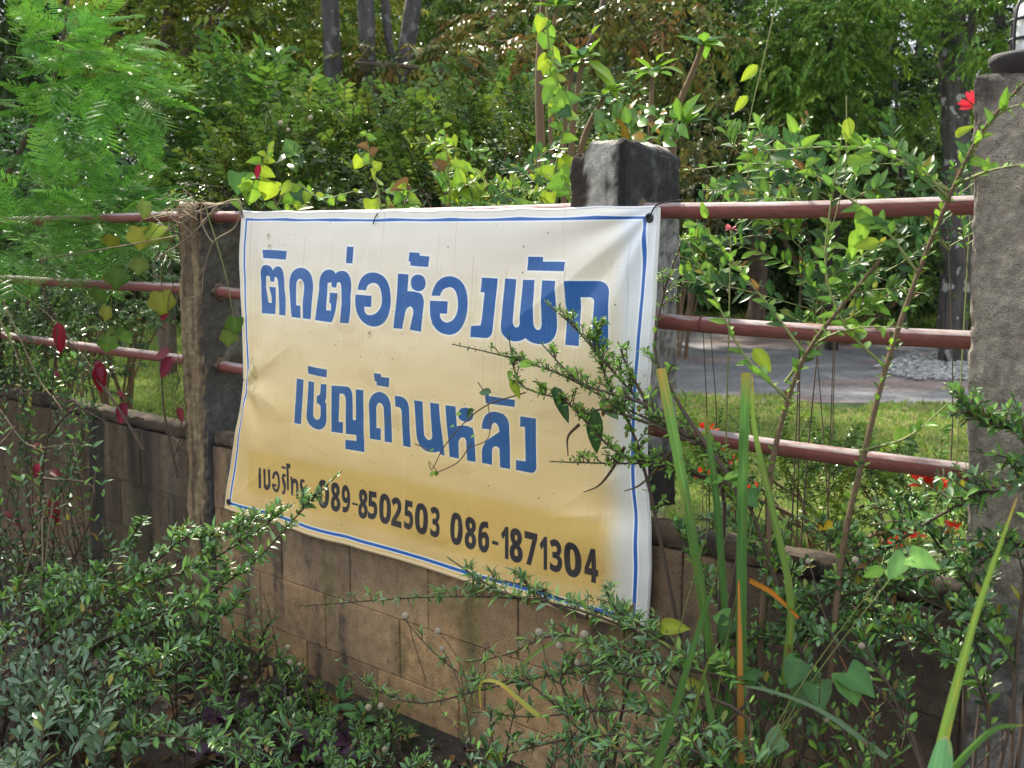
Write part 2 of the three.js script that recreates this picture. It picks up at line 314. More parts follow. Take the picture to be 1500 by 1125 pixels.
function scatter(name, label, category, geo, mat, n, spot, size, colors, flat) {
  const m = shade(new THREE.InstancedMesh(geo, mat, n)), c = new THREE.Color(), q = new THREE.Matrix4(); m.name = numbered(name); m.userData = { label, category, kind: 'stuff' };
  let k = 0; for (let i = 0; i < n; i++) { const p = spot(); if (!p) continue; const s = size * rr(0.6, 1.4); q.makeRotationY(rr(0, 6.28)); if (flat) q.multiply(new THREE.Matrix4().makeRotationFromEuler(new THREE.Euler(-1.57 + rr(-0.5, 0.5), rr(-0.5, 0.5), 0))); q.scale(V(s, s * rr(0.7, 1.3), s)).setPosition(p); m.setMatrixAt(k, q); m.setColorAt(k++, c.copy(pick(colors)).multiplyScalar(rr(0.7, 1.3))); }
  m.count = k; scene.add(m); return m;
}
const lawnGreens = [rgb(0.21, 0.32, 0.06), rgb(0.16, 0.26, 0.05), rgb(0.30, 0.34, 0.10), rgb(0.36, 0.34, 0.15)];
scatter('grass', 'short sunlit grass of the lawn between the fence and the drive', 'grass', tuft(8, 0.042, 0.006), bladeMat, 32000, () => { const p = onGround(rr(980, 1440), 470 + 330 * Math.pow(rnd(), 0.8)); if (p.z > -0.5) return null; const d = p.clone(); const lo = nearEdge[2].z + (p.x - nearEdge[2].x) * -0.53; return d.z > lo - 0.15 + 0.9 * noise(p.x * 1.3, p.z * 1.3) ? d : null; }, 1, lawnGreens);
scatter('grass', 'yellow-green grass seen between the rails left of the brown post', 'grass', tuft(7, 0.06, 0.007), bladeMat, 20000, () => { const p = onGround(rr(-20, 360), 430 + 230 * Math.pow(rnd(), 0.7)); return p.z > -0.4 || p.z < -14 ? null : p; }, 1.1, [rgb(0.22, 0.3, 0.05), rgb(0.28, 0.32, 0.07), rgb(0.16, 0.24, 0.05)]);
scatter('grass', 'rough grass verge beyond the drive under the trees', 'grass', tuft(6, 0.16, 0.012), bladeMat, 7000, () => { const p = onGround(rr(940, 1440), rr(452, 484)); return p; }, 1.2, [rgb(0.10, 0.17, 0.03), rgb(0.2, 0.2, 0.05), rgb(0.07, 0.12, 0.03)]);
{
  const stone = new THREE.IcosahedronGeometry(0.05, 1), p = stone.attributes.position; for (let i = 0; i < p.count; i++) { const k = 1 + 0.5 * noise(p.getX(i) * 25, p.getY(i) * 25, p.getZ(i) * 25); p.setXYZ(i, p.getX(i) * k, p.getY(i) * k * 0.6, p.getZ(i) * k); } stone.computeVertexNormals();
  scatter('gravel', 'heap of pale grey gravel lying on the drive beside the pillar', 'gravel', stone, new THREE.MeshStandardMaterial({ color: WHITE, roughness: 0.9 }), 2600, () => { const x = rr(1270, 1470), y = rr(514, 556); return Math.hypot((x - 1400) / 110, (y - 536) / 22) < 1 + 0.3 * noise(x / 20, y / 9) ? onGround(x, y, 0.02) : null; }, 0.5, [rgb(0.32, 0.31, 0.3), rgb(0.2, 0.2, 0.2), rgb(0.4, 0.38, 0.36), rgb(0.26, 0.24, 0.22)]);
}

scatter('leaf_litter', 'brown fallen leaves and bits on the soil along the foot of the wall', 'leaf litter', LEAF.oval[2], leafMat(WHITE, 0.1, 0.1), 900, () => V(rr(-4.6, -1.0), 0.004, rr(0.02, 1.3)), 0.055, [rgb(0.16, 0.09, 0.04), rgb(0.10, 0.06, 0.03), rgb(0.22, 0.15, 0.07), rgb(0.07, 0.045, 0.025)], true);

// ---------------------------------------------------------------- walls of blocks
const speckle = texture(512, 512, (u, v) => { const a = noise(u * 40, v * 40, 2) + 0.7 * noise(u * 90, v * 90, 6), n = clamp(0.86 + 0.35 * fbm(u * 9, v * 9, 4) + 0.25 * a) * (1 - 0.6 * step(0.45, 0.75, a)); return [n, n, n * 0.98]; });
speckle.repeat.set(3, 3);
const M = {
  mortar: new THREE.MeshStandardMaterial({ color: rgb(0.12, 0.085, 0.055), roughness: 1 }),
  concrete: new THREE.MeshStandardMaterial({ color: WHITE, vertexColors: true, roughness: 0.95, map: speckle, bumpMap: gritAt(5, 5), bumpScale: 0.012 }),
  rail: new THREE.MeshStandardMaterial({ color: WHITE, vertexColors: true, roughness: 0.62, bumpMap: gritAt(10, 6), bumpScale: 0.0018 }),
  twig: new THREE.MeshStandardMaterial({ color: rgb(0.065, 0.042, 0.028), roughness: 0.9 }),
  greenTwig: new THREE.MeshStandardMaterial({ color: rgb(0.16, 0.18, 0.05), roughness: 0.8 }),
  brownStem: new THREE.MeshStandardMaterial({ color: rgb(0.20, 0.13, 0.075), roughness: 0.9, bumpMap: gritAt(20, 6), bumpScale: 0.003 }),
  dry: new THREE.MeshStandardMaterial({ color: rgb(0.24, 0.18, 0.115), roughness: 0.95 }),
  black: new THREE.MeshStandardMaterial({ color: rgb(0.02, 0.02, 0.022), roughness: 0.6 }),
};
// albedo of the weathered blocks at a place on the wall face: pitted cement, rust-brown and mossy runs
function wallTone(x, y, dark) {
  const pit = step(0.12, 0.46, noise(x * 150, y * 150, 2) * 0.55 + noise(x * 270, y * 270, 5) * 0.5 + 0.12 * noise(x * 14, y * 14, 7)), run = fbm(x * 9, y * 1.1, 3), big = fbm(x * 1.7, y * 2.3, 11), fine = fbm(x * 22, y * 22, 4);
  let c = [0.35, 0.23, 0.125];
  const t = step(-0.2, 0.3, big + 0.3 * fine); c = c.map((v, i) => mix(v, [0.235, 0.16, 0.095][i], t));
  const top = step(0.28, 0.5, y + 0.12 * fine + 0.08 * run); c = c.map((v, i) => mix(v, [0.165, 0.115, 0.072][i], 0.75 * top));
  const mossy = step(0.10, 0.34, fbm(x * 3.1 + 4, y * 1.3, 21) + 0.25 * run); c = c.map((v, i) => mix(v, [0.13, 0.115, 0.042][i], 0.75 * mossy));
  const black = step(0.08, 0.34, fbm(x * 6.5 + 2, y * 0.8, 31) + 0.35 * fine); c = c.map((v, i) => mix(v, [0.035, 0.03, 0.028][i], 0.8 * black));
  const k = (1 - 0.62 * pit) * (0.85 + 0.75 * fine);
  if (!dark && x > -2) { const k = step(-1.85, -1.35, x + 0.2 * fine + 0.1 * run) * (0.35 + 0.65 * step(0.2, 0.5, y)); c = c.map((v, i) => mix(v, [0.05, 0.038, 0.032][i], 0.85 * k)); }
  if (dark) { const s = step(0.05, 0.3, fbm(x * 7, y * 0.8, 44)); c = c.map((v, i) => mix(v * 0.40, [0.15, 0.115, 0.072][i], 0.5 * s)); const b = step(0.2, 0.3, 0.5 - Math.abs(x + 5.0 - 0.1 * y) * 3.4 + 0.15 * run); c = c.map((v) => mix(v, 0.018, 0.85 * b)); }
  return c.map((v, i) => v * k * (dark ? 1.7 : [2.05, 1.98, 1.9][i]));
}
function blockGeo(x0, x1, y0, y1, z1, umin, uspan) {
  const b = 0.0022, zf = z1 + rr(-0.0015, 0.0015), q = [];
  const ring = (i, z) => [V(x0 + i, y0 + i, z), V(x1 - i, y0 + i, z), V(x1 - i, y1 - i, z), V(x0 + i, y1 - i, z)], back = ring(0, -0.078), edge = ring(0, z1 - b), face = ring(b, zf);
  const quad = (a, c, d, e) => { for (const p of [a, c, d, a, d, e]) q.push(p); };
  for (let i = 0; i < 4; i++) { const j = (i + 1) % 4; quad(back[i], back[j], edge[j], edge[i]); quad(edge[i], edge[j], face[j], face[i]); }
  quad(...face);
  const g = new THREE.BufferGeometry(); g.setAttribute('position', new THREE.Float32BufferAttribute(q.flatMap((p) => [p.x, p.y, p.z]), 3));
  g.setAttribute('uv', new THREE.Float32BufferAttribute(q.flatMap((p) => [(p.x - umin) / uspan, (p.y + 0.15) / 1.05]), 2)); g.computeVertexNormals(); return g;
}
function blockWall(label, x0, x1, dark) {
  const o = thing('block_wall', label, 'wall', V((x0 + x1) / 2, 0, -0.04)), span = x1 - x0;
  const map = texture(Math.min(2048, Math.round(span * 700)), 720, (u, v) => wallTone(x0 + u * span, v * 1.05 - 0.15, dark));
  map.wrapS = map.wrapT = THREE.ClampToEdgeWrapping;
  const mat = new THREE.MeshStandardMaterial({ map, roughness: 1, bumpMap: gritAt(span * 6, 6), bumpScale: 0.006 });
  const mats = [[1, 1, 1], [0.86, 0.86, 0.88], [0.94, 0.9, 0.84], [0.76, 0.74, 0.74], [1, 0.95, 0.86]].map((t) => { const m = mat.clone(); m.color = rgb(...t); return m; });
  const core = new THREE.BoxGeometry(span, 0.90, 0.07); core.translate((x0 + x1) / 2, 0.30, -0.041); part(o, 'mortar', core, M.mortar);
  const rows = [[-0.09, 0.12, -2.95], [0.12, 0.33, -2.83], [0.33, 0.54, -2.684], [0.54, 0.795, -2.90]];
  for (const [y0, y1, phase] of rows) {
    const first = phase + Math.ceil((x0 - phase) / 0.41) * 0.41, cuts = [x0]; for (let x = first; x < x1 - 0.02; x += 0.41) if (x > x0 + 0.02) cuts.push(x); cuts.push(x1);
    for (let i = 0; i + 1 < cuts.length; i++) { const g = 0.0019; part(o, 'block', blockGeo(cuts[i] + (i ? rr(0.0022, 0.0045) : 0.001), cuts[i + 1] - rr(0.0015, 0.003), y0 + g * 0.8, y1 - g * 0.8, 0, x0, span), pick(mats)); }
  }
  const cap = roughBox(x0 + 0.002, x1 - 0.002, 0.796, 0.855, -0.088, 0.001, 0.016, 0.024, 0.010), p = cap.attributes.position, col = [];
  for (let i = 0; i < p.count; i++) { const x = p.getX(i), y = p.getY(i), z = p.getZ(i), m = step(-0.1, 0.25, fbm(x * 6, y * 6, z * 9)), k = (dark ? 0.75 : 1) * (0.8 + 0.5 * noise(x * 30, y * 30, z * 30)); col.push(mix(0.20, 0.07, m) * k, mix(0.135, 0.055, m) * k, mix(0.085, 0.04, m) * k); }
  cap.setAttribute('color', new THREE.Float32BufferAttribute(col, 3)); part(o, 'coping', cap, M.concrete);
  return o;
}
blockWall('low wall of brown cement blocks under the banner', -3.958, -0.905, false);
blockWall('dark stained low block wall left of the brown post', -6.9, -4.142, true);

// ---------------------------------------------------------------- posts and pillar
function post(name, label, category, box, keep, tone, wear = 0.03, bumps = 0.013) {
  const [x0, x1, y0, y1, z0, z1] = box, o = thing(name, label, category, V((x0 + x1) / 2, 0, (z0 + z1) / 2)), g = roughBox(x0, x1, y0, y1, z0, z1, 0.011, wear, bumps, keep), p = g.attributes.position, n = new THREE.BoxGeometry().attributes.normal, col = [];
  const nn = g.attributes.normal;
  for (let i = 0; i < p.count; i++) { const c = tone(p.getX(i), p.getY(i), p.getZ(i), nn.getX(i) > 0.6 ? 1 : 0); const k = 0.85 + 0.45 * noise(p.getX(i) * 60, p.getY(i) * 60, p.getZ(i) * 60); col.push(c[0] * k, c[1] * k, c[2] * k); }
  g.setAttribute('color', new THREE.Float32BufferAttribute(col, 3)); part(o, 'shaft', g, M.concrete); return o;
}
const blend = (a, b, t) => a.map((v, i) => mix(v, b[i], t));
post('fence_post', 'weathered fence post with pale flaking patch and blackened top behind the banner', 'post', [-2.068, -1.862, 0.848, 1.905, -0.25, 0.02], (q) => { if (q.y > 1.7) { const chip = step(-1.995, -2.02, q.x) * 0.03 + 0.03 * step(-1.93, -1.87, q.x) * step(0, -0.25, q.z) + 0.008 * noise(q.x * 30, q.z * 30); q.y -= chip * step(1.7, 1.9, q.y); } },
  (x, y, z, side) => {
    const f = fbm(x * 10, y * 7, z * 10), g = fbm(x * 22, y * 9, z * 22);
    if (side) { const crack = step(0.035, 0.0, Math.abs(noise(z * 26, y * 15, 3) + 0.4 * noise(z * 50, y * 34, 8))); let c = blend([0.48, 0.46, 0.47], [0.20, 0.195, 0.20], step(-0.1, 0.3, g)); c = blend(c, [0.015, 0.014, 0.014], 0.8 * crack); c = blend(c, [0.05, 0.047, 0.05], step(1.66, 1.72, y + 0.1 * f) * (1 - 0.5 * step(0.1, 0.3, g))); return blend(c, [0.03, 0.028, 0.027], step(1.10, 0.98, y + 0.1 * f)); }
    let c = blend([0.075, 0.052, 0.036], [0.75, 0.70, 0.62], step(0.1, 0.34, 0.66 - Math.abs(x + 1.955) * 10 + 1.3 * f + 0.6 * g)); c = blend(c, [0.06, 0.055, 0.05], step(0.15, 0.4, g)); return blend(c, [0.022, 0.021, 0.022], step(-1.90, -1.872, x + 0.05 * f));
  }, 0.024, 0.011);
post('fence_post', 'brown crumbling fence post wrapped in dry vine at the left edge of the banner', 'post', [-4.137, -3.962, -0.05, 1.775, -0.205, 0.022], (q) => { q.x += (1.77 - q.y) * -0.004 + 0.012 * fbm(q.x * 3, q.y * 6, q.z * 3); q.z += 0.016 * fbm(q.x * 8 + 4, q.y * 2.2, q.z * 3); },
  (x, y, z, side) => {
    const f = fbm(x * 9, y * 6, z * 9), s = fbm(x * 34, y * 2.5, z * 34);
    if (side) { let c = blend([0.14, 0.12, 0.10], [0.36, 0.335, 0.30], step(0.05, 0.3, f)); c = blend(c, [0.028, 0.027, 0.03], step(1.62, 1.74, y + 0.15 * s)); return blend(c, [0.12, 0.115, 0.12], 0.8 * step(1.15, 0.95, y)); }
    let c = blend([0.48, 0.34, 0.19], [0.20, 0.14, 0.085], step(-0.12, 0.22, s)); c = blend(c, [0.45, 0.33, 0.19], 0.6 * step(0.14, 0.3, f)); return blend(c, [0.045, 0.035, 0.028], 0.8 * step(0.2, 0.36, fbm(x * 20, y * 3.5, 9)));
  });
{
  const o = post('gate_pillar', 'tall grey cement pillar with cracked base at the right edge', 'pillar', [-0.945, -0.62, -0.06, 1.988, -0.29, 0.03], (q) => { q.x += (1.96 - q.y) * 0.036; },
    (x, y, z) => {
      const f = fbm(x * 6, y * 4, z * 6), g = fbm(x * 16, y * 14, z * 16);
      let c = blend([0.56, 0.475, 0.39], [0.38, 0.315, 0.255], step(-0.15, 0.25, f + 0.4 * g)); c = blend(c, [0.20, 0.165, 0.13], 0.7 * step(0.06, 0.3, fbm(x * 26, y * 1.1, z * 26 + 3))); c = blend(c, [0.52, 0.45, 0.38], 0.7 * step(0.1, 0.35, fbm(x * 14, y * 1.8, 5)));
      const low = step(0.95, 0.75, y), crack = step(0.05, 0.0, Math.abs(noise(x * 13, y * 9, 3) + 0.35 * noise(x * 30, y * 24, 6))); c = blend(c, blend([0.42, 0.385, 0.36], [0.22, 0.195, 0.18], step(-0.1, 0.3, g)), low); c = blend(c, [0.025, 0.022, 0.022], 0.85 * low * crack);
      return blend(c, [0.07, 0.06, 0.055], 0.8 * step(1.90, 2.0, y + 0.08 * f));
    });
}
{
  const at = P(1524, 108, -0.06); at.y = 1.985;
  const o = thing('pillar_lamp', 'white bulkhead lamp in a black wire cage on top of the grey pillar', 'lamp', at);
  part(o, 'base_plate', lathe([[0, -0.022], [0.05, -0.018], [0.085, 0.0], [0.103, 0.026], [0.104, 0.036], [0.098, 0.042], [0.056, 0.047], [0, 0.047]], 40, at), new THREE.MeshStandardMaterial({ color: rgb(0.045, 0.035, 0.035), roughness: 0.75, bumpMap: gritAt(4, 4), bumpScale: 0.002 }));
  part(o, 'glass', lathe([[0.056, 0.046], [0.058, 0.06], [0.056, 0.115], [0.047, 0.145], [0.025, 0.162], [0, 0.166]], 36, at), new THREE.MeshPhysicalMaterial({ color: rgb(0.75, 0.75, 0.74), roughness: 0.35, clearcoat: 0.6 }));
  for (const y of [0.072, 0.112]) { const g = new THREE.TorusGeometry(0.064, 0.0035, 8, 40); g.rotateX(Math.PI / 2); g.translate(at.x, at.y + y, at.z); part(o, 'cage_ring', g, M.black); }
  for (let k = 0; k < 6; k++) { const a = k / 6 * 6.28 + 2.2, c = Math.cos(a), s = Math.sin(a); part(o, 'cage_bar', tube([[0.066, 0.04], [0.066, 0.11], [0.058, 0.148], [0.034, 0.172], [0, 0.18]].map(([r, y]) => V(at.x + c * r, at.y + y, at.z + s * r)), 0.0035, 0.0035, 6, 14), M.black); }
}

// ---------------------------------------------------------------- rails
function rail(label, x0, x1, y, joint) {
  const o = thing('fence_rail', label, 'rail', V((x0 + x1) / 2, y, -0.06), 'rusty red pipe rails of the fence');
  const n = Math.max(2, Math.round((x1 - x0) * 60)), g = new THREE.CylinderGeometry(0.0215, 0.0215, x1 - x0, 28, n, false); g.rotateZ(-Math.PI / 2);
  const p = g.attributes.position, col = [], sag = 0.006;
  for (let i = 0; i < p.count; i++) {
    const x = p.getX(i) + (x0 + x1) / 2, up = p.getY(i) / 0.0215, a = Math.atan2(p.getZ(i), p.getY(i));
    const paleTop = step(0.05, 0.35, fbm(x * 12, a * 2, y) + (up > 0.6 ? 0.36 : -0.3)), rust = step(0.2, 0.34, fbm(x * 11, a * 2.2, y + 5)), grime = step(0.3, 0.4, fbm(x * 22, a * 3, y + 9)), k = 0.88 + 0.3 * noise(x * 45, a * 5, y);  // paler ragged patches along the upper side of the pipe
    const c = blend(blend([0.27, 0.078, 0.062], [0.16, 0.06, 0.04], rust), [0.5, 0.42, 0.42], 0.8 * paleTop).map((v) => v * (1 - 0.6 * grime)); col.push(c[0] * k, c[1] * k, c[2] * k);
    p.setXYZ(i, x, p.getY(i) + y - sag * Math.sin(Math.PI * clamp((x - x0) / (x1 - x0))) + 0.0015 * noise(x * 2, y), p.getZ(i) - 0.06);
  }
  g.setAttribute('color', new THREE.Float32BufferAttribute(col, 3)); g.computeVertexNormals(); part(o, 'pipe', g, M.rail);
  for (const [x, ok] of [[x0 + 0.014, x0 < -3 ? x0 > -5 : true], [x1 - 0.016, x1 < -1.5]]) if (ok) { const c = new THREE.TorusGeometry(0.024, 0.009, 7, 18), q = c.attributes.position; for (let i = 0; i < q.count; i++) { const k = 1 + 0.5 * noise(q.getX(i) * 60, q.getY(i) * 60, x * 9); q.setXYZ(i, q.getX(i) * k, q.getY(i) * k, q.getZ(i)); } c.rotateY(Math.PI / 2); c.translate(x, y, -0.06); c.computeVertexNormals(); part(o, 'mortar_collar', c, M.mortar); }
  if (joint) { const r = new THREE.CylinderGeometry(0.0232, 0.0232, 0.006, 24); r.rotateZ(Math.PI / 2); r.translate(joint, y - 0.003, -0.06); r.setAttribute('color', new THREE.Float32BufferAttribute(new Array(r.attributes.position.count).fill([0.16, 0.045, 0.038]).flat(), 3)); part(o, 'weld_ring', r, M.rail); }
}
const HEIGHTS = [[1.716, 'top'], [1.415, 'middle'], [1.113, 'bottom']];
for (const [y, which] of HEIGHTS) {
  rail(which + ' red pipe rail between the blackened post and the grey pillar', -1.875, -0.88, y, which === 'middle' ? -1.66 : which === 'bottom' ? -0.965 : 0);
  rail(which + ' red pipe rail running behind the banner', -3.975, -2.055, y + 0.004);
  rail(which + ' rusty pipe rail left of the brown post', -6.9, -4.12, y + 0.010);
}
const BLUE_GLYPHS = [
  '+M 156 145 L 317 146 L 312 179 L 166 177 Z',
  '+M 148 390 L 144 236 Q 148 204 188 203 Q 220 204 231 224 Q 241 204 271 206 Q 299 211 305 244 L 314 295 Q 333 333 330 389 L 283 389 L 253 389 Z',
  '-M 184 248 Q 196 240 212 247 L 215 265 L 240 266 L 242 249 Q 253 242 263 258 L 269 284 Q 284 335 283 394 L 253 394 L 255 336 L 253 286 L 205 286 L 223 321 L 225 347 L 202 347 L 183 287 Z',
  '+M 373 391 L 344 281 Q 335 211 415 205 Q 494 207 499 276 L 495 392 Z',
  '-M 390 267 Q 394 247 414 246 Q 440 248 444 278 L 441 328 L 448 400 L 432 399 L 427 346 L 399 345 L 392 305 Z',
  '+M 680 122 L 716 123 L 716 181 L 681 180 Z',
  '+M 523 392 L 536 280 Q 525 210 589 205 Q 617 205 625 219 Q 635 207 668 208 Q 716 212 718 268 L 717 298 Q 726 339 716 392 L 667 393 L 619 393 Z',
  '-M 583 254 L 604 249 L 608 267 L 633 268 L 637 250 Q 655 243 661 261 L 670 324 L 666 400 L 617 399 Q 641 364 642 319 L 643 287 L 600 287 L 601 324 L 611 326 L 613 351 L 585 351 L 585 297 Z',
  '+M 752 272 Q 758 210 836 208 Q 926 211 932 297 Q 938 389 850 396 Q 749 391 743 303 L 743 289 L 831 289 L 832 328 L 795 329 L 797 342 Q 804 359 830 357 Q 889 349 886 296 Q 879 244 839 244 Q 800 247 800 272 Z',
  '+M 1011 137 L 1064 137 L 1064 146 L 1112 148 L 1110 182 L 1020 181 L 1018 168 L 1009 167 Z',
  '+M 962 210 L 1014 211 L 1014 267 Q 1052 264 1080 271 Q 1097 282 1098 304 L 1093 397 L 1037 395 L 1049 340 Q 1049 318 1032 317 Q 1012 321 1009 342 L 998 396 L 953 396 L 962 282 Z',
  '+M 1028 238 Q 1024 212 1063 209 Q 1098 210 1101 235 Q 1101 261 1066 264 Q 1031 264 1028 238 Z',
  '+M 1132 275 Q 1146 213 1214 209 Q 1292 211 1299 295 Q 1303 392 1222 398 Q 1138 397 1129 319 L 1126 292 L 1209 290 L 1210 330 L 1178 331 L 1180 342 Q 1189 359 1212 359 Q 1260 351 1257 297 Q 1250 245 1215 244 Q 1179 247 1174 274 Z',
  '+M 1354 209 L 1420 210 L 1415 364 Q 1415 395 1386 397 L 1320 398 L 1321 363 L 1362 359 L 1365 340 L 1369 255 L 1351 255 Z',
  '+M 1450 209 L 1497 210 L 1498 338 Q 1501 357 1514 356 Q 1527 354 1526 336 L 1525 211 L 1572 210 L 1578 339 Q 1582 359 1597 359 Q 1612 357 1610 332 L 1604 210 L 1657 210 L 1667 344 Q 1667 394 1615 400 Q 1570 403 1549 386 Q 1530 399 1500 399 Q 1452 393 1448 356 Z',
  '+M 1540 141 L 1597 141 L 1598 155 L 1687 154 L 1687 181 L 1538 182 Z',
  '+M 1693 209 L 1810 207 Q 1852 212 1854 241 L 1858 397 L 1805 398 L 1800 267 Q 1799 254 1777 254 L 1748 255 L 1756 396 L 1704 396 Z',
  '+M 419 619 L 466 619 L 467 789 L 423 789 Z',
  '+M 490 564 L 608 565 L 609 594 L 494 593 Z',
  '+M 497 620 L 534 620 L 538 740 Q 544 758 568 756 Q 586 750 584 729 L 582 705 Q 572 694 555 695 L 556 668 Q 577 663 576 654 L 577 621 L 611 619 L 612 672 Q 601 682 614 690 L 619 743 Q 619 787 575 792 Q 509 793 497 757 Z',
  '+M 639 621 L 731 618 Q 756 622 760 651 L 765 735 L 781 735 L 776 623 L 816 623 L 826 787 L 728 790 L 723 672 Q 721 646 702 646 L 687 647 L 687 750 L 711 750 L 712 790 L 648 791 Z',
  '+M 728 812 L 786 810 L 785 788 L 827 787 L 831 845 L 729 846 Z',
  '+M 866 558 L 904 558 L 906 568 L 948 568 L 948 601 L 884 599 L 882 586 L 873 586 Z',
  '+M 858 793 L 847 677 Q 846 630 900 621 Q 959 622 963 675 L 972 793 L 934 794 L 926 679 Q 923 660 903 659 Q 887 664 886 684 L 889 750 L 912 750 L 914 793 Z',
  '+M 980 627 L 1012 626 Q 1049 630 1052 666 L 1064 795 L 1026 796 L 1016 681 Q 1013 664 999 664 L 984 664 Z',
  '+M 1076 630 L 1116 629 L 1128 740 Q 1136 758 1153 756 Q 1167 751 1164 730 L 1151 629 L 1193 628 L 1222 799 L 1203 798 L 1197 788 Q 1180 796 1156 797 Q 1103 798 1092 750 Z',
  '+M 1224 629 L 1269 628 L 1277 692 Q 1321 681 1344 692 Q 1356 706 1361 799 L 1323 800 L 1318 737 Q 1315 724 1301 726 Q 1287 729 1285 747 L 1287 799 L 1245 799 Z',
  '+M 1280 654 Q 1281 631 1311 627 Q 1343 626 1345 648 Q 1344 669 1314 674 Q 1285 675 1280 654 Z',
  '+M 1390 567 L 1407 567 L 1409 579 L 1517 580 L 1517 602 L 1397 603 Z',
  '+M 1382 687 Q 1383 632 1435 626 Q 1493 625 1497 663 L 1504 800 L 1463 801 L 1459 745 Q 1457 736 1443 736 Q 1428 739 1429 754 L 1430 798 L 1388 798 L 1387 759 Q 1390 728 1422 711 L 1457 688 Q 1455 663 1437 661 Q 1423 664 1423 685 Z',
  '+M 1541 628 L 1603 628 L 1609 779 Q 1606 796 1588 799 L 1528 799 L 1527 768 L 1566 766 L 1561 659 L 1541 660 Z',
];
const DARK_GLYPHS = [
  '+M 205 1000 L 220 1000 L 227 1084 L 211 1085 Z',
  '+M 235 1000 L 248 1000 L 252 1058 Q 255 1067 263 1066 Q 269 1063 269 1055 L 261 1000 L 276 999 L 284 1066 Q 281 1083 261 1086 Q 242 1085 240 1067 Z',
  '+M 290 1034 Q 291 1002 313 999 Q 336 1000 339 1039 Q 343 1082 321 1085 Q 296 1084 291 1054 L 318 1052 L 318 1064 L 307 1064 Q 309 1073 320 1072 Q 329 1066 327 1040 Q 322 1013 312 1013 Q 304 1016 305 1033 Z',
  '+M 345 972 L 377 972 L 376 981 L 348 981 Z',
  '+M 350 1017 Q 352 1003 362 1001 L 377 1003 L 376 1013 L 365 1013 Q 362 1019 370 1027 Q 381 1038 379 1057 Q 379 1082 363 1086 L 355 1084 L 356 1074 Q 365 1074 365 1062 Q 365 1053 358 1045 Q 349 1031 350 1017 Z',
  '+M 376 956 L 404 954 L 407 971 L 394 973 L 399 1061 L 385 1061 L 380 973 Z',
  '+M 406 1004 L 420 1004 L 421 1013 Q 426 1005 442 1007 Q 458 1011 458 1032 L 461 1084 L 447 1084 L 444 1034 Q 442 1022 434 1024 Q 426 1026 427 1043 L 427 1077 L 415 1077 Z',
  '+M 467 1015 Q 468 1001 479 1000 L 495 1000 L 494 1012 L 482 1012 Q 479 1020 485 1028 Q 498 1038 496 1060 Q 494 1082 478 1085 L 468 1084 L 469 1073 Q 479 1073 480 1062 Q 479 1053 473 1045 Q 464 1031 467 1015 Z',
  '+M 498 1067 L 512 1066 L 512 1082 L 498 1082 Z',
];
const DIGITS = [ ['0', 574, 982, 632, 1087], ['8', 646, 982, 696, 1089], ['9', 707, 984, 751, 1085], ['-', 764, 1042, 796, 1050], ['8', 800, 985, 846, 1091], ['5', 850, 987, 894, 1086], ['0', 906, 985, 964, 1091], ['2', 970, 989, 1018, 1091], ['5', 1033, 988, 1074, 1087], ['0', 1085, 986, 1142, 1091], ['3', 1156, 987, 1199, 1088], ['0', 1251, 986, 1304, 1092], ['8', 1316, 988, 1363, 1094], ['6', 1373, 992, 1418, 1093], ['-', 1431, 1047, 1458, 1059], ['1', 1470, 992, 1497, 1094], ['8', 1504, 990, 1553, 1098], ['7', 1564, 990, 1611, 1093], ['1', 1623, 993, 1650, 1095], ['3', 1663, 993, 1707, 1093], ['0', 1717, 990, 1777, 1095], ['4', 1790, 994, 1836, 1096] ];

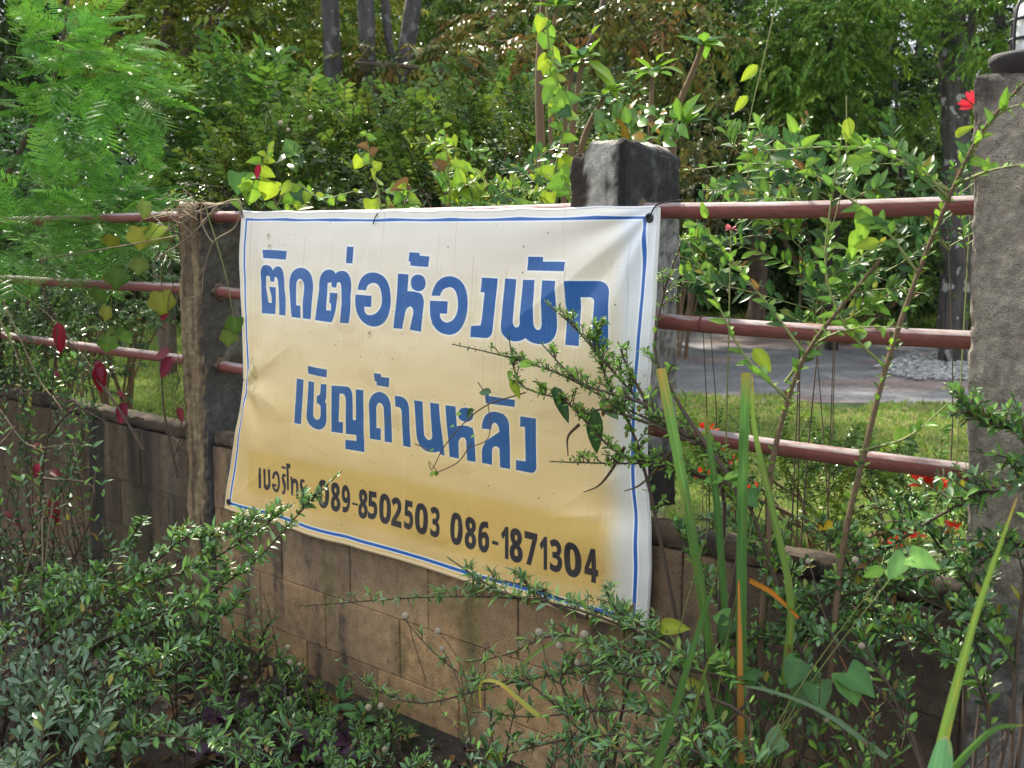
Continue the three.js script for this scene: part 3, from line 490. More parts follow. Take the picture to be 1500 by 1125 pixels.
// ---------------------------------------------------------------- the banner
{
  const canvas = document.createElement('canvas'); canvas.width = 2000; canvas.height = 1200;
  const c = canvas.getContext('2d');
  let g = c.createLinearGradient(0, 0, 0, 1200);
  for (const [t, s] of [[0, '#e8e2d6'], [0.14, '#e7dcc9'], [0.28, '#e6d5b2'], [0.42, '#e5cd9c'], [0.6, '#e4c68b'], [1, '#e0bb78']]) g.addColorStop(t, s);
  c.fillStyle = g; c.fillRect(0, 0, 2000, 1200);
  // the printed yellow panel behind the telephone numbers, with its feathered rim
  c.filter = 'blur(9px)';
  c.fillStyle = 'rgba(214,170,72,0.46)'; c.beginPath(); c.moveTo(120, 935); c.lineTo(900, 915); c.lineTo(1870, 905); c.lineTo(1884, 1000); c.lineTo(1886, 1120); c.lineTo(1000, 1118); c.lineTo(140, 1108); c.closePath(); c.fill();
  c.filter = 'none';
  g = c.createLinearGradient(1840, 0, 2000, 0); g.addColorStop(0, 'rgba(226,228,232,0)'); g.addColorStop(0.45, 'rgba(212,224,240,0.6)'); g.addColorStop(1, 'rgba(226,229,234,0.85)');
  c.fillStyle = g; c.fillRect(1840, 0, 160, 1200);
  // letters on a sheet of their own, so that their counters can be cut out
  const letters = (list, color) => {
    const l = document.createElement('canvas'); l.width = 2000; l.height = 1200; const k = l.getContext('2d'); k.fillStyle = color;
    for (const s of list) { k.globalCompositeOperation = s[0] === '-' ? 'destination-out' : 'source-over'; k.fill(new Path2D(s.slice(1))); }
    k.globalCompositeOperation = 'source-over'; return [l, k];
  };
  const [blue] = letters(BLUE_GLYPHS.slice(0, 17), '#11579b'), [blue2] = letters(BLUE_GLYPHS.slice(17), '#22588e'), [dark, kd] = letters(DARK_GLYPHS, '#332f33');
  kd.font = 'bold 200px sans-serif';
  for (const [ch, x0, y0, x1, y1] of DIGITS) {
    if (ch === '-') { kd.fillRect(x0, y0, x1 - x0, y1 - y0); continue; }
    const m = kd.measureText(ch), w = m.actualBoundingBoxRight + m.actualBoundingBoxLeft, h = m.actualBoundingBoxAscent + m.actualBoundingBoxDescent;
    kd.save(); kd.translate(x0, y1); kd.scale((x1 - x0) / w, (y1 - y0) / h); kd.fillText(ch, m.actualBoundingBoxLeft, -m.actualBoundingBoxDescent); kd.strokeStyle = '#332f33'; kd.lineWidth = 7; kd.strokeText(ch, m.actualBoundingBoxLeft, -m.actualBoundingBoxDescent); kd.restore();
  }
  c.shadowColor = 'rgba(255,255,255,0.9)'; c.shadowBlur = 12; c.drawImage(blue, 0, 0); c.drawImage(blue, 0, 0); c.drawImage(blue2, 0, 0); c.shadowBlur = 0; c.shadowColor = 'transparent';
  c.drawImage(dark, 0, 0);
  c.lineJoin = 'round';
  for (const [w, s] of [[20, 'rgba(250,252,255,0.8)'], [11, '#2c62b0']]) { c.strokeStyle = s; c.lineWidth = w; c.strokeRect(32, 28, 1928, 1150); }
  // wear: faint rain runs, scuffs, mould specks, rust round the eyelets
  for (let i = 0; i < 700; i++) { const x = rr(0, 2000), y = rr(0, 1150), h = rr(30, 320), light = rnd() < 0.55; c.fillStyle = light ? `rgba(255,248,228,${rr(0.03, 0.10)})` : `rgba(120,88,40,${rr(0.02, 0.08)})`; c.fillRect(x, y, rr(0.8, 3), h); }
  for (let i = 0; i < 260; i++) { c.fillStyle = `rgba(40,30,20,${rr(0.1, 0.6)})`; c.beginPath(); c.arc(rr(0, 2000), rr(20, 1190), rr(0.6, 3), 0, 7); c.fill(); }
  for (let i = 0; i < 26; i++) { const x = rr(0, 2000), y = rr(0, 300), h = rr(120, 600), s = c.createLinearGradient(0, y, 0, y + h), k = rr(0.05, 0.2); s.addColorStop(0, `rgba(110,85,50,${k})`); s.addColorStop(1, 'rgba(110,85,50,0)'); c.fillStyle = s; c.fillRect(x, y, rr(2, 7), h); }
  for (let i = 0; i < 60; i++) { c.strokeStyle = `rgba(245,240,225,${rr(0.1, 0.4)})`; c.lineWidth = rr(0.6, 1.6); c.beginPath(); const x = rr(100, 1900), y = rr(150, 900); c.moveTo(x, y); c.lineTo(x + rr(-90, 90), y + rr(-12, 12)); c.stroke(); }
  for (let i = 0; i < 45; i++) { c.fillStyle = `rgba(150,110,50,${rr(0.03, 0.09)})`; c.beginPath(); c.ellipse(rr(0, 2000), rr(300, 1200), rr(20, 130), rr(8, 40), rr(-0.3, 0.3), 0, 7); c.fill(); }
  for (const [x, y] of [[200, 130], [420, 260], [190, 90], [1000, 1050], [640, 300], [830, 420]]) { c.fillStyle = 'rgba(60,40,25,0.75)'; c.beginPath(); c.arc(x, y, 4, 0, 7); c.fill(); c.fillStyle = 'rgba(140,90,50,0.15)'; c.beginPath(); c.arc(x + 2, y + 4, 15, 0, 7); c.fill(); }
  for (let i = 0; i < 60; i++) { c.fillStyle = `rgba(95,100,40,${rr(0.04, 0.14)})`; c.beginPath(); c.arc(40 + Math.abs(rr(-90, 90)), 640 + rr(-70, 90), rr(3, 20), 0, 7); c.fill(); }
  const map = new THREE.CanvasTexture(canvas); map.colorSpace = THREE.SRGBColorSpace; map.anisotropy = 8;
  const weave = texture(1024, 512, (u, v) => { const n = 0.5 + 0.30 * noise(u * 150, v * 5, 2) + 0.16 * noise(u * 320, v * 9, 5) + 0.14 * noise(u * 40, v * 22, 8) * step(0.3, 0.0, v); return [n, n, n]; }, false);
  const vinyl = new THREE.MeshPhysicalMaterial({ map, roughness: 0.5, clearcoat: 0.25, clearcoatRoughness: 0.28, bumpMap: weave, bumpScale: 0.0011, side: THREE.DoubleSide });
  const TL = P(355, 310, -0.030), TR = P(963, 302, 0.040), BR = P(942, 925, 0.030), BL = P(330, 742, 0.022);
  const CREASES = [[0.985, 0.03, 2.55, 0.55, 0.006], [0.98, 0.03, 2.25, 0.42, -0.005], [0.975, 0.05, 1.9, 0.3, 0.004], [0.99, 0.6, 2.6, 0.3, 0.004], [0.97, 0.72, 2.9, 0.26, 0.006], [0.93, 0.66, 1.7, 0.22, -0.006], [0.02, 0.55, 0.35, 0.3, 0.005], [0.02, 0.56, -0.5, 0.35, 0.005], [0.02, 0.56, 1.0, 0.25, -0.004], [0.02, 0.03, 0.9, 0.4, 0.004], [0.02, 0.97, -0.7, 0.3, 0.004], [0.41, 0.02, 1.3, 0.25, 0.003], [0.41, 0.02, 1.9, 0.22, -0.003], [0.2, 0.42, 0.5, 0.3, 0.003], [0.62, 0.98, -1.2, 0.25, 0.004], [0.3, 0.97, -1.9, 0.2, 0.003]];
  const at = (u, v) => {
    const p = TL.clone().lerp(TR, u).lerp(BL.clone().lerp(BR, u), v), pull = v < 0.57 ? step(0.1, 0.57, v) : 1 - step(0.57, 1, v) ** 0.8;
    p.x += 0.10 * pull * Math.pow(1 - u, 7) + 0.008 * Math.sin(v * 9) * u ** 8 + 0.008 * Math.pow(u, 9) * step(0.62, 0.78, v) * step(1, 0.8, v);
    p.y += -0.010 * Math.sin(u * Math.PI) * (1 - v) * 0.6 + 0.005 * noise(u * 9, 3) * (1 - v) + 0.012 * noise(u * 5, 8) * v + (v < 0.02 ? -0.004 * Math.abs(Math.sin(u * 21)) : 0);
    const dr = Math.hypot((1 - u) * 1.6, v), ar = Math.atan2(v, (1 - u) * 1.6);
    p.z += 0.022 * Math.sin(v * Math.PI) * step(0, 0.3, u) * (1 - v) + 0.018 * (1 - step(0.70, 0.9, v)) * step(0.2, 0.6, v) * (1 - u);
    p.z += 0.010 * Math.sin(ar * 13) * Math.exp(-dr * 3.2) * step(0.02, 0.15, dr);                                  // folds fanning out of the tied corner
    p.z += 0.010 * Math.sin(Math.atan2(v - 0.57, u * 1.6) * 7) * Math.exp(-Math.hypot(u * 1.6, v - 0.57) * 5) * step(0, 0.14, Math.hypot(u * 1.6, v - 0.57));       // and out of the pulled left edge
    p.z += 0.013 * Math.exp(-(((u - 0.9) / 0.07) ** 2 + ((v - 0.80) / 0.06) ** 2)) - 0.012 * Math.exp(-(((u - 0.95) / 0.03) ** 2 + ((v - 0.72) / 0.05) ** 2));
    p.z += 0.006 * fbm(u * 4, v * 2.2, 5) + 0.0022 * noise(u * 26, v * 3, 2) + 0.0015 * noise(u * 14, v * 16, 7) + 0.004 * Math.sin(u * 30 + 3 * noise(u * 3, 1)) * step(0.86, 1, v);
    for (const [u0, v0, a, len, h] of CREASES) { const du = (u - u0) * 1.6, dv = v - v0, s = du * Math.cos(a) + dv * Math.sin(a), w = -du * Math.sin(a) + dv * Math.cos(a) + 0.006 * noise(s * 14, u0 * 9); if (s > 0 && s < len) p.z += 0.55 * h * Math.exp(-Math.abs(w) * 90) * Math.sin(Math.PI * s / len) + h * 0.25 * Math.exp(-((w * 22) ** 2)) * Math.sin(Math.PI * s / len); }
    return p;
  };
  const o = thing('banner', 'large yellowed vinyl banner with blue Thai lettering and two telephone numbers', 'banner', BL.clone().lerp(BR, 0.5));
  const NU = 250, NV = 156, pos = [], uv = [], idx = [];
  for (let j = 0; j <= NV; j++) for (let i = 0; i <= NU; i++) { const p = at(i / NU, j / NV); pos.push(p.x, p.y, p.z); uv.push(i / NU, 1 - j / NV); }
  for (let j = 0; j < NV; j++) for (let i = 0; i < NU; i++) { const a = j * (NU + 1) + i, b = a + NU + 1; idx.push(a, b, a + 1, b, b + 1, a + 1); }
  const geo = new THREE.BufferGeometry(); geo.setAttribute('position', new THREE.Float32BufferAttribute(pos, 3)); geo.setAttribute('uv', new THREE.Float32BufferAttribute(uv, 2)); geo.setIndex(idx); geo.computeVertexNormals();
  part(o, 'sheet', geo, vinyl);
  const hem = new THREE.MeshStandardMaterial({ color: rgb(0.60, 0.44, 0.24), roughness: 0.6 }), hemWhite = new THREE.MeshStandardMaterial({ color: rgb(0.72, 0.71, 0.7), roughness: 0.6 });
  const line = (f, n) => Array.from({ length: n + 1 }, (_, i) => f(i / n));
  part(o, 'hem', tube(line((t) => at(t, 1).add(V(0, -0.003, -0.004)), 40), 0.009, 0.009, 8, 80), hem);
  part(o, 'hem', tube(line((t) => at(1, t).add(V(0.001, 0, -0.005)), 30), 0.005, 0.005, 6, 60), hemWhite);
  part(o, 'hem', tube(line((t) => at(0, t).add(V(-0.001, 0, -0.003)), 30), 0.004, 0.004, 6, 60), hemWhite);
  part(o, 'hem', tube(line((t) => at(t, 0).add(V(0, 0.001, -0.004)), 40), 0.005, 0.005, 6, 80), hemWhite);
  for (const [u, v, r] of [[0.988, 0.026, 0.009], [0.014, 0.978, 0.009]]) { const p = at(u, v); const ring = new THREE.TorusGeometry(r, 0.004, 8, 20); ring.translate(p.x, p.y, p.z + 0.003); part(o, 'eyelet', ring, M.black); const disc = new THREE.CylinderGeometry(r, r, 0.002, 16); disc.rotateX(Math.PI / 2); disc.translate(p.x, p.y, p.z + 0.001); part(o, 'eyelet_hole', disc, M.black); }
  part(o, 'tie_wire', tube([at(0.99, 0.022).add(V(0, 0, 0.006)), at(0.998, 0.002).add(V(0.004, 0.008, 0.004)), V(TR.x + 0.012, 1.742, -0.055)], 0.0022, 0.0022, 5), M.black);
  part(o, 'tie_wire', tube([at(0.008, 0.02).add(V(0, 0, 0.006)), at(0, 0).add(V(-0.002, 0.006, 0)), V(TL.x + 0.004, 1.745, -0.062)], 0.0025, 0.0025, 5), M.black);
  part(o, 'tie_wire', tube([at(0.41, 0.035).add(V(0, 0, 0.006)), at(0.413, 0.01).add(V(0.004, 0, 0.006)), at(0.414, -0.012).add(V(0, 0, -0.02))], 0.002, 0.002, 5), M.black);
  part(o, 'tie_wire', tube([at(0.004, 0.55).add(V(0, 0, 0.004)), at(0, 0.55).add(V(-0.02, 0.004, 0.0)), at(0, 0.56).add(V(-0.03, 0.012, -0.05))], 0.0025, 0.0025, 5), M.black);
}

// ---------------------------------------------------------------- trees and woods behind the lawn
const barkMap = (a, b, spots) => texture(256, 512, (u, v) => { const n = fbm(u * 8, v * 3, 4), s = step(0.18, 0.26, fbm(u * 6 + 3, v * 9, 7)) * spots, k = 0.8 + 0.6 * fbm(u * 30, v * 12, 1); return blend(blend(a, b, step(-0.15, 0.25, n)), [0.42, 0.42, 0.40], s).map((c) => c * k); });
const bark = (a, b, spots) => { const t = barkMap(a, b, spots); t.repeat.set(1.2, 0.6); return new THREE.MeshStandardMaterial({ map: t, roughness: 0.95, bumpMap: t, bumpScale: 0.02 }); };
const BARK = { grey: bark([0.085, 0.075, 0.075], [0.05, 0.044, 0.042], 0.25), lichen: bark([0.10, 0.085, 0.075], [0.05, 0.045, 0.04], 1), brown: bark([0.16, 0.11, 0.07], [0.09, 0.065, 0.045], 0.1), dark: bark([0.045, 0.036, 0.03], [0.03, 0.025, 0.02], 0) };
const G = {
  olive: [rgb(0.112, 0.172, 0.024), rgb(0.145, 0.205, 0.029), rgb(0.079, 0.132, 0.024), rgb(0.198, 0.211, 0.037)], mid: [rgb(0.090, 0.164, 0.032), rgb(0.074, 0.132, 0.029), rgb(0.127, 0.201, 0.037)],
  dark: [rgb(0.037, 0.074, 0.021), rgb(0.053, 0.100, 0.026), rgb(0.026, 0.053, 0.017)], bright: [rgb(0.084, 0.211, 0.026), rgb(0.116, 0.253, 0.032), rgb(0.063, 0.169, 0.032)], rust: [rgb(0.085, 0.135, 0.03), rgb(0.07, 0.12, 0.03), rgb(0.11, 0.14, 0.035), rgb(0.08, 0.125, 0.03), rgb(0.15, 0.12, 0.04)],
  right: [rgb(0.106, 0.264, 0.033), rgb(0.145, 0.317, 0.040), rgb(0.079, 0.211, 0.040)], rust: [rgb(0.085, 0.135, 0.03), rgb(0.07, 0.12, 0.03), rgb(0.11, 0.14, 0.035), rgb(0.08, 0.125, 0.03), rgb(0.15, 0.12, 0.04)],
  fern: [rgb(0.132, 0.330, 0.046), rgb(0.185, 0.409, 0.053), rgb(0.086, 0.238, 0.046)], right: [rgb(0.112, 0.238, 0.046), rgb(0.132, 0.264, 0.046), rgb(0.185, 0.304, 0.053)],
};
// trunks: [[px, py, depth], ...] from the foot up; blobs: [px, py, depth, rx, ry, rz, sprays]
function tree(name, label, foot, trunks, barkKind, blobs, kind, colors, size, opt = {}) {
  const o = thing(name, label, opt.category ?? 'tree', column(...foot), opt.group);
  for (const [pts, r0, r1] of trunks) part(o, 'trunk', tube(pts.map((q, i) => i === 0 && q.length === 2 ? column(...q) : A(...q)), r0, r1, 9, pts.length * 6, 0.25), BARK[barkKind]);
  crown(o, 'crown', kind, blobs.map(([x, y, d, rx, ry, rz, n]) => [A(x, y, d), rx, ry, rz, Math.round(n * 1.4)]), size, colors, opt);
  return o;
}
tree('broadleaf_tree', 'olive leaved tree with slim pale brown trunk in front of the dark hollow', [238, 13], [[[[238, 13], [238, 300, 13], [240, 200, 13], [246, 60, 13], [262, -140, 13]], 0.11, 0.07], [[[243, 120, 13], [300, 40, 13], [380, -40, 13]], 0.06, 0.02]], 'brown',
  [[270, 40, 13, 1.3, 0.8, 1.0, 260], [380, 60, 13, 1.0, 0.7, 1, 200], [340, 120, 12.6, 0.6, 0.35, 0.6, 80], [440, -20, 13.5, 1.2, 0.6, 1, 160], [240, -140, 13, 2.4, 1.0, 1.6, 240]], 'mango', G.olive, 0.42);
tree('broadleaf_tree', 'tree with a cluster of purple-grey trunks rising above the banner', [545, 11.6], [[[[500, 11.6], [498, 260, 11.6], [490, 120, 11.6], [478, -60, 11.6]], 0.11, 0.085], [[[540, 11.6], [548, 260, 11.6], [540, 130, 11.5], [532, -60, 11.4]], 0.10, 0.08], [[[560, 11.8], [572, 240, 11.8], [592, 90, 11.8], [622, -80, 11.8]], 0.11, 0.08], [[[565, 11.6], [590, 150, 11.7], [570, 60, 11.6], [560, -60, 11.6]], 0.055, 0.04]], 'grey',
  [[430, 170, 16.5, 0.9, 0.6, 0.8, 120], [620, 50, 17, 1.6, 0.7, 1.2, 240], [560, -60, 16, 2.6, 0.8, 1.6, 300], [690, 40, 17, 1.2, 0.7, 1, 180], [450, 110, 17.5, 0.5, 0.4, 0.6, 50]], 'small', G.mid, 0.5);
tree('broadleaf_tree', 'drooping tree with rust tinted leaves on a long arching bough', [800, 11], [[[[800, 11], [782, 210, 11], [755, 158, 11], [700, 122, 11], [620, 100, 11], [520, 92, 11]], 0.075, 0.015], [[[800, 11], [822, 160, 11.2], [868, 60, 11.4], [900, -60, 11.5]], 0.07, 0.03]], 'brown',
  [[610, 90, 11, 0.8, 0.10, 0.3, 50], [720, 92, 11, 0.6, 0.16, 0.4, 55], [820, 50, 12, 1.4, 0.5, 0.8, 150], [940, 60, 12, 0.9, 0.5, 0.7, 110], [760, 120, 11.8, 0.7, 0.3, 0.5, 60]], 'warm', G.rust, 0.40, { up: -0.1, gloss: 0.2 });
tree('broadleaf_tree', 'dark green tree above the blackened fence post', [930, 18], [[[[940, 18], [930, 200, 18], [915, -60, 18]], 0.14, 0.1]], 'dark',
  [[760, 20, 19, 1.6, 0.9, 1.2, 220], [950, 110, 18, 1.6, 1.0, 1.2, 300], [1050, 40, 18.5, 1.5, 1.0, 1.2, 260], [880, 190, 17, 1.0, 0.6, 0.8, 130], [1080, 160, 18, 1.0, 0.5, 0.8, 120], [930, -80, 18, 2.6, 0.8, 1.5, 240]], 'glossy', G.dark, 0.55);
tree('broadleaf_tree', 'leafy tree with hanging green sprays right of centre', [1225, 16], [[[[1225, 16], [1225, 250, 16], [1215, 80, 16], [1190, -80, 16]], 0.10, 0.07]], 'dark',
  [[1190, 60, 15.5, 0.8, 0.7, 0.8, 170], [1280, 50, 15, 0.8, 0.6, 0.8, 170], [1230, 150, 15.5, 0.7, 0.35, 0.6, 80], [1320, 110, 15, 0.3, 0.6, 0.5, 60], [1240, -70, 16, 2.2, 0.7, 1.4, 240], [1120, 20, 16.5, 0.7, 0.6, 0.6, 90]], 'hang', G.right, 0.42, { up: 0 });
tree('broadleaf_tree', 'tree with thick trunk mottled with white lichen near the pillar', [1400, 14.5], [[[[1402, 14.5], [1402, 300, 14.5], [1398, 150, 14.5], [1394, -80, 14.5]], 0.19, 0.15], [[[1400, 90, 14.5], [1430, 20, 14.3], [1470, -60, 14]], 0.07, 0.04]], 'lichen',
  [[1470, 40, 13.8, 0.55, 0.45, 0.6, 100], [1370, -40, 14, 1.2, 0.4, 0.9, 150], [1480, 100, 14.5, 0.6, 0.4, 0.6, 80], [1440, -110, 14.5, 2.2, 0.7, 1.4, 220]], 'hang', G.right, 0.36, { up: 0 });
tree('slim_tree', 'slim dark trunk standing in the hollow behind the top rail', [1112, 19.5], [[[[1112, 19.5], [1110, 360, 19.5], [1104, 250, 19.5], [1096, 100, 19.5]], 0.16, 0.1]], 'brown', [[1090, 250, 19, 1.3, 0.45, 0.8, 160], [1180, 240, 19, 1.1, 0.5, 0.8, 150]], 'small', G.dark, 0.5);
tree('broadleaf_tree', 'dark tree behind the lichen covered trunk', [1450, 19], [[[[1450, 19], [1455, 200, 19], [1470, -60, 19]], 0.13, 0.1]], 'dark', [[1430, 60, 19, 1.5, 1.3, 1.0, 300], [1350, 170, 19, 1.0, 0.6, 0.8, 120]], 'glossy', G.dark, 0.5);
tree('slim_tree', 'thin pale trunk just left of the lichen covered trunk', [1330, 17], [[[[1330, 17], [1320, 260, 17], [1312, 120, 17]], 0.05, 0.03]], 'grey', [[1310, 230, 17, 0.9, 0.45, 0.7, 120], [1290, 320, 17, 0.9, 0.35, 0.7, 110]], 'small', G.dark, 0.42);
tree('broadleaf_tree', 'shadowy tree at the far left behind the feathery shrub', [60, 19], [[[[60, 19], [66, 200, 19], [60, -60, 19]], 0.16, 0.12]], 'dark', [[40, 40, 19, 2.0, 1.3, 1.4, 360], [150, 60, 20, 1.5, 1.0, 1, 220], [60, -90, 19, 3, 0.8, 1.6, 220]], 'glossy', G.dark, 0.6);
// the wood behind them, one mass
{
  const o = new THREE.Group(); o.name = 'far_woods'; o.userData = { label: 'dark wood of tangled trees closing off the view behind the drive', category: 'woods', kind: 'stuff' }; scene.add(o);
  const trunks = [];
  for (let i = 0; i < 46; i++) { const d = rr(22, 33), x = rr(-250, 1700), p = column(x, d); trunks.push(tube([p, p.clone().add(V(rr(-0.4, 0.4), 3, 0)), p.clone().add(V(rr(-1, 1), 9, 0))], rr(0.08, 0.22), 0.07, 6, 6)); }
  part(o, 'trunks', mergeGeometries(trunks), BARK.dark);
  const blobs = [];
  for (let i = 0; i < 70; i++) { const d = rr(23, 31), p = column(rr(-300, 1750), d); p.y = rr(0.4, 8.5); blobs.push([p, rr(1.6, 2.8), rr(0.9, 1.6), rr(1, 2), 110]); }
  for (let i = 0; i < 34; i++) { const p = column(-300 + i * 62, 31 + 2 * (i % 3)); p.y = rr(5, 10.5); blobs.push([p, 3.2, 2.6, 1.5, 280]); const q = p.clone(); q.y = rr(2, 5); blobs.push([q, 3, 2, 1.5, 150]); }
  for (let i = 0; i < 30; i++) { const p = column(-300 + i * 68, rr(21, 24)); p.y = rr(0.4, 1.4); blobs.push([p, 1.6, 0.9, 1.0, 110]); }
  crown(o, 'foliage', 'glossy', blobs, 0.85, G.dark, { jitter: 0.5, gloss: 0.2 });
}

{ // dark bank added behind the wood to block the low sky
  const N = 60, pos = [], idx = [];
  for (let i = 0; i <= N; i++) for (let k = 0; k <= 8; k++) { const p = column(-700 + i * 48, 31 + k * 2.2), h = 4.6 * step(0, 5, k) * (0.8 + 0.4 * noise(i * 0.22, k * 0.3)) - (k === 0 ? 0.3 : 0); pos.push(p.x, h + 0.3 * noise(i * 0.9, k * 0.9), p.z); }
  for (let i = 0; i < N; i++) for (let k = 0; k < 8; k++) { const a = i * 9 + k, b = a + 9; idx.push(a, b, a + 1, b, b + 1, a + 1); }
  const g = new THREE.BufferGeometry(); g.setAttribute('position', new THREE.Float32BufferAttribute(pos, 3)); g.setIndex(idx); g.computeVertexNormals();
  structure('added_bank', g, new THREE.MeshStandardMaterial({ color: rgb(0.035, 0.045, 0.02), roughness: 1 }));
}

// ---------------------------------------------------------------- shrubs between the lawn and the fence
function bush(name, label, foot, blobs, kind, colors, size, opt = {}) {
  const o = thing(name, label, 'shrub', column(...foot), opt.group), st = [];
  for (const [x, y, d, rx, ry] of blobs) for (let i = 0; i < 3; i++) { const top = A(x, y, d).add(V(rr(-0.6, 0.6) * rx, rr(-0.3, 0.8) * ry, rr(-0.2, 0.2))), b = o.position.clone().add(V(rr(-0.15, 0.15), 0, rr(-0.15, 0.15))); st.push(tube([b, b.clone().lerp(top, 0.5).add(V(rr(-0.1, 0.1), 0.15, 0)), top], rr(0.010, 0.020), 0.005, 4, 8)); }
  part(o, 'stems', mergeGeometries(st), M.brownStem);
  crown(o, 'foliage', kind, blobs.map(([x, y, d, rx, ry, rz, n]) => [A(x, y, d), rx, ry, rz, n]), size, colors, opt); return o;
}
bush('bush', 'glossy green bush with upright shoots behind the brown post', [340, 8.5], [[330, 175, 8.5, 0.34, 0.34, 0.4, 120], [400, 220, 8.2, 0.5, 0.35, 0.4, 160], [285, 240, 8.6, 0.16, 0.22, 0.3, 40], [350, 290, 8, 0.7, 0.25, 0.4, 160]], 'glossy', [rgb(0.081, 0.175, 0.031), rgb(0.125, 0.237, 0.037), rgb(0.050, 0.112, 0.027)], 0.34, { gloss: 0.4, up: 0.9 });
bush('bush', 'dense small leaved hedge shrub showing above the middle of the banner', [640, 6.6], [[470, 260, 7, 0.45, 0.30, 0.35, 130], [560, 265, 6.6, 0.42, 0.26, 0.35, 130], [690, 262, 6.4, 0.45, 0.26, 0.35, 140], [780, 250, 6.2, 0.35, 0.28, 0.35, 110], [620, 300, 6, 0.8, 0.16, 0.3, 130], [400, 290, 6.4, 0.4, 0.16, 0.3, 140]], 'small', [rgb(0.094, 0.163, 0.027), rgb(0.150, 0.213, 0.033), rgb(0.056, 0.100, 0.022), rgb(0.075, 0.150, 0.027)], 0.34, { gloss: 0.35, up: 0.8 });
bush('bush', 'fine leaved upright shrub between the grey trunks and the blackened post', [720, 9], [[660, 220, 9, 0.4, 0.26, 0.4, 100], [745, 200, 8.6, 0.45, 0.28, 0.4, 120], [600, 225, 9.5, 0.3, 0.25, 0.3, 70], [830, 215, 8, 0.4, 0.3, 0.4, 120], [470, 235, 9.5, 0.3, 0.2, 0.3, 60]], 'small', [rgb(0.062, 0.125, 0.027), rgb(0.088, 0.175, 0.037), rgb(0.044, 0.088, 0.025)], 0.40, { up: 1.0, gloss: 0.3 });
bush('bush', 'leafy green bush at the foot of the slim tree behind the left rails', [160, 9.5], [[60, 240, 9, 0.5, 0.25, 0.4, 90], [110, 300, 8.6, 0.6, 0.3, 0.5, 130], [200, 350, 9, 0.45, 0.3, 0.4, 90], [40, 370, 8.5, 0.6, 0.35, 0.5, 120], [250, 410, 9.5, 0.3, 0.25, 0.4, 60]], 'glossy', [rgb(0.056, 0.138, 0.044), rgb(0.075, 0.175, 0.050), rgb(0.044, 0.100, 0.037)], 0.30, { gloss: 0.4, up: 0.5 });
bush('bush', 'shady shrub of narrow leaves low behind the left rails', [60, 6.4], [[40, 440, 6.4, 0.45, 0.3, 0.4, 110], [90, 500, 6.2, 0.25, 0.25, 0.3, 60], [10, 520, 6, 0.3, 0.3, 0.3, 80], [170, 430, 7.2, 0.3, 0.2, 0.3, 50]], 'small', [rgb(0.069, 0.125, 0.056), rgb(0.100, 0.175, 0.062), rgb(0.050, 0.088, 0.037)], 0.27, { gloss: 0.3, up: 0.7 });
bush('bush', 'dense hedge of small dark leaves in front of the wood at the right', [1240, 17], [[1060, 200, 17, 0.9, 0.5, 0.6, 140], [1160, 230, 16.5, 0.9, 0.55, 0.6, 170], [1260, 260, 16.5, 0.9, 0.6, 0.6, 180], [1350, 260, 16, 0.8, 0.6, 0.6, 170], [1220, 350, 16, 0.9, 0.4, 0.5, 150], [1330, 380, 15.5, 0.9, 0.5, 0.5, 170], [1410, 400, 15, 0.6, 0.4, 0.5, 110]], 'small', G.mid.concat(G.right), 0.40, { gloss: 0.4 });
bush('bush', 'dull brown-green bush under the dark green tree', [1000, 15], [[1000, 180, 15, 0.7, 0.4, 0.5, 110], [1080, 240, 14, 0.7, 0.35, 0.5, 110], [1030, 285, 13, 0.5, 0.25, 0.4, 80]], 'small', [rgb(0.094, 0.106, 0.037), rgb(0.062, 0.094, 0.031), rgb(0.138, 0.125, 0.037)], 0.34, { gloss: 0.3 });
bush('bush', 'small leafy plant on the near lawn under the lowest rail', [1240, 4.6], [[1090, 690, 4.0, 0.22, 0.12, 0.2, 60], [1180, 730, 3.9, 0.28, 0.12, 0.2, 80], [1290, 740, 3.9, 0.30, 0.12, 0.2, 80], [1370, 760, 3.6, 0.2, 0.12, 0.2, 60]], 'small', [rgb(0.088, 0.163, 0.037), rgb(0.150, 0.237, 0.037), rgb(0.062, 0.112, 0.037)], 0.16, { up: 0.9, gloss: 0.3 });
// the feathery shrub at the left
{
  const o = thing('feathery_shrub', 'bright green feathery leaved shrub filling the upper left corner', 'shrub', column(10, 6.5));
  for (const pts of [[[10, 6.5], [-10, 320, 5.6], [40, 200, 5.5], [84, 100, 5.5], [100, 0, 5.5]], [[10, 6.5], [-30, 400, 5.8], [-50, 200, 5.6], [-40, 60, 5.6]]]) part(o, 'stem', tube(pts.map((q, i) => i ? A(...q) : column(...q)), 0.022, 0.007, 6, 24), M.twig);
  crown(o, 'crown', 'fern', [[A(70, 110, 5.4), 0.34, 0.28, 0.35, 76], [A(0, 130, 5.5), 0.34, 0.34, 0.35, 76], [A(140, 70, 5.5), 0.16, 0.16, 0.25, 44], [A(110, 190, 5.4), 0.20, 0.10, 0.25, 50], [A(10, 250, 5.4), 0.26, 0.16, 0.3, 50], [A(90, 290, 5.3), 0.34, 0.08, 0.3, 50], [A(20, 340, 5.3), 0.24, 0.14, 0.3, 44], [A(150, 300, 5.3), 0.16, 0.06, 0.2, 40], [A(60, 360, 5.2), 0.34, 0.10, 0.25, 56], [A(180, 340, 5.2), 0.14, 0.08, 0.2, 36], [A(160, 130, 5.4), 0.14, 0.14, 0.2, 60]], 0.21, G.fern, { up: 0.15, gloss: 0.08, shell: 0.6, stuff: true });
}

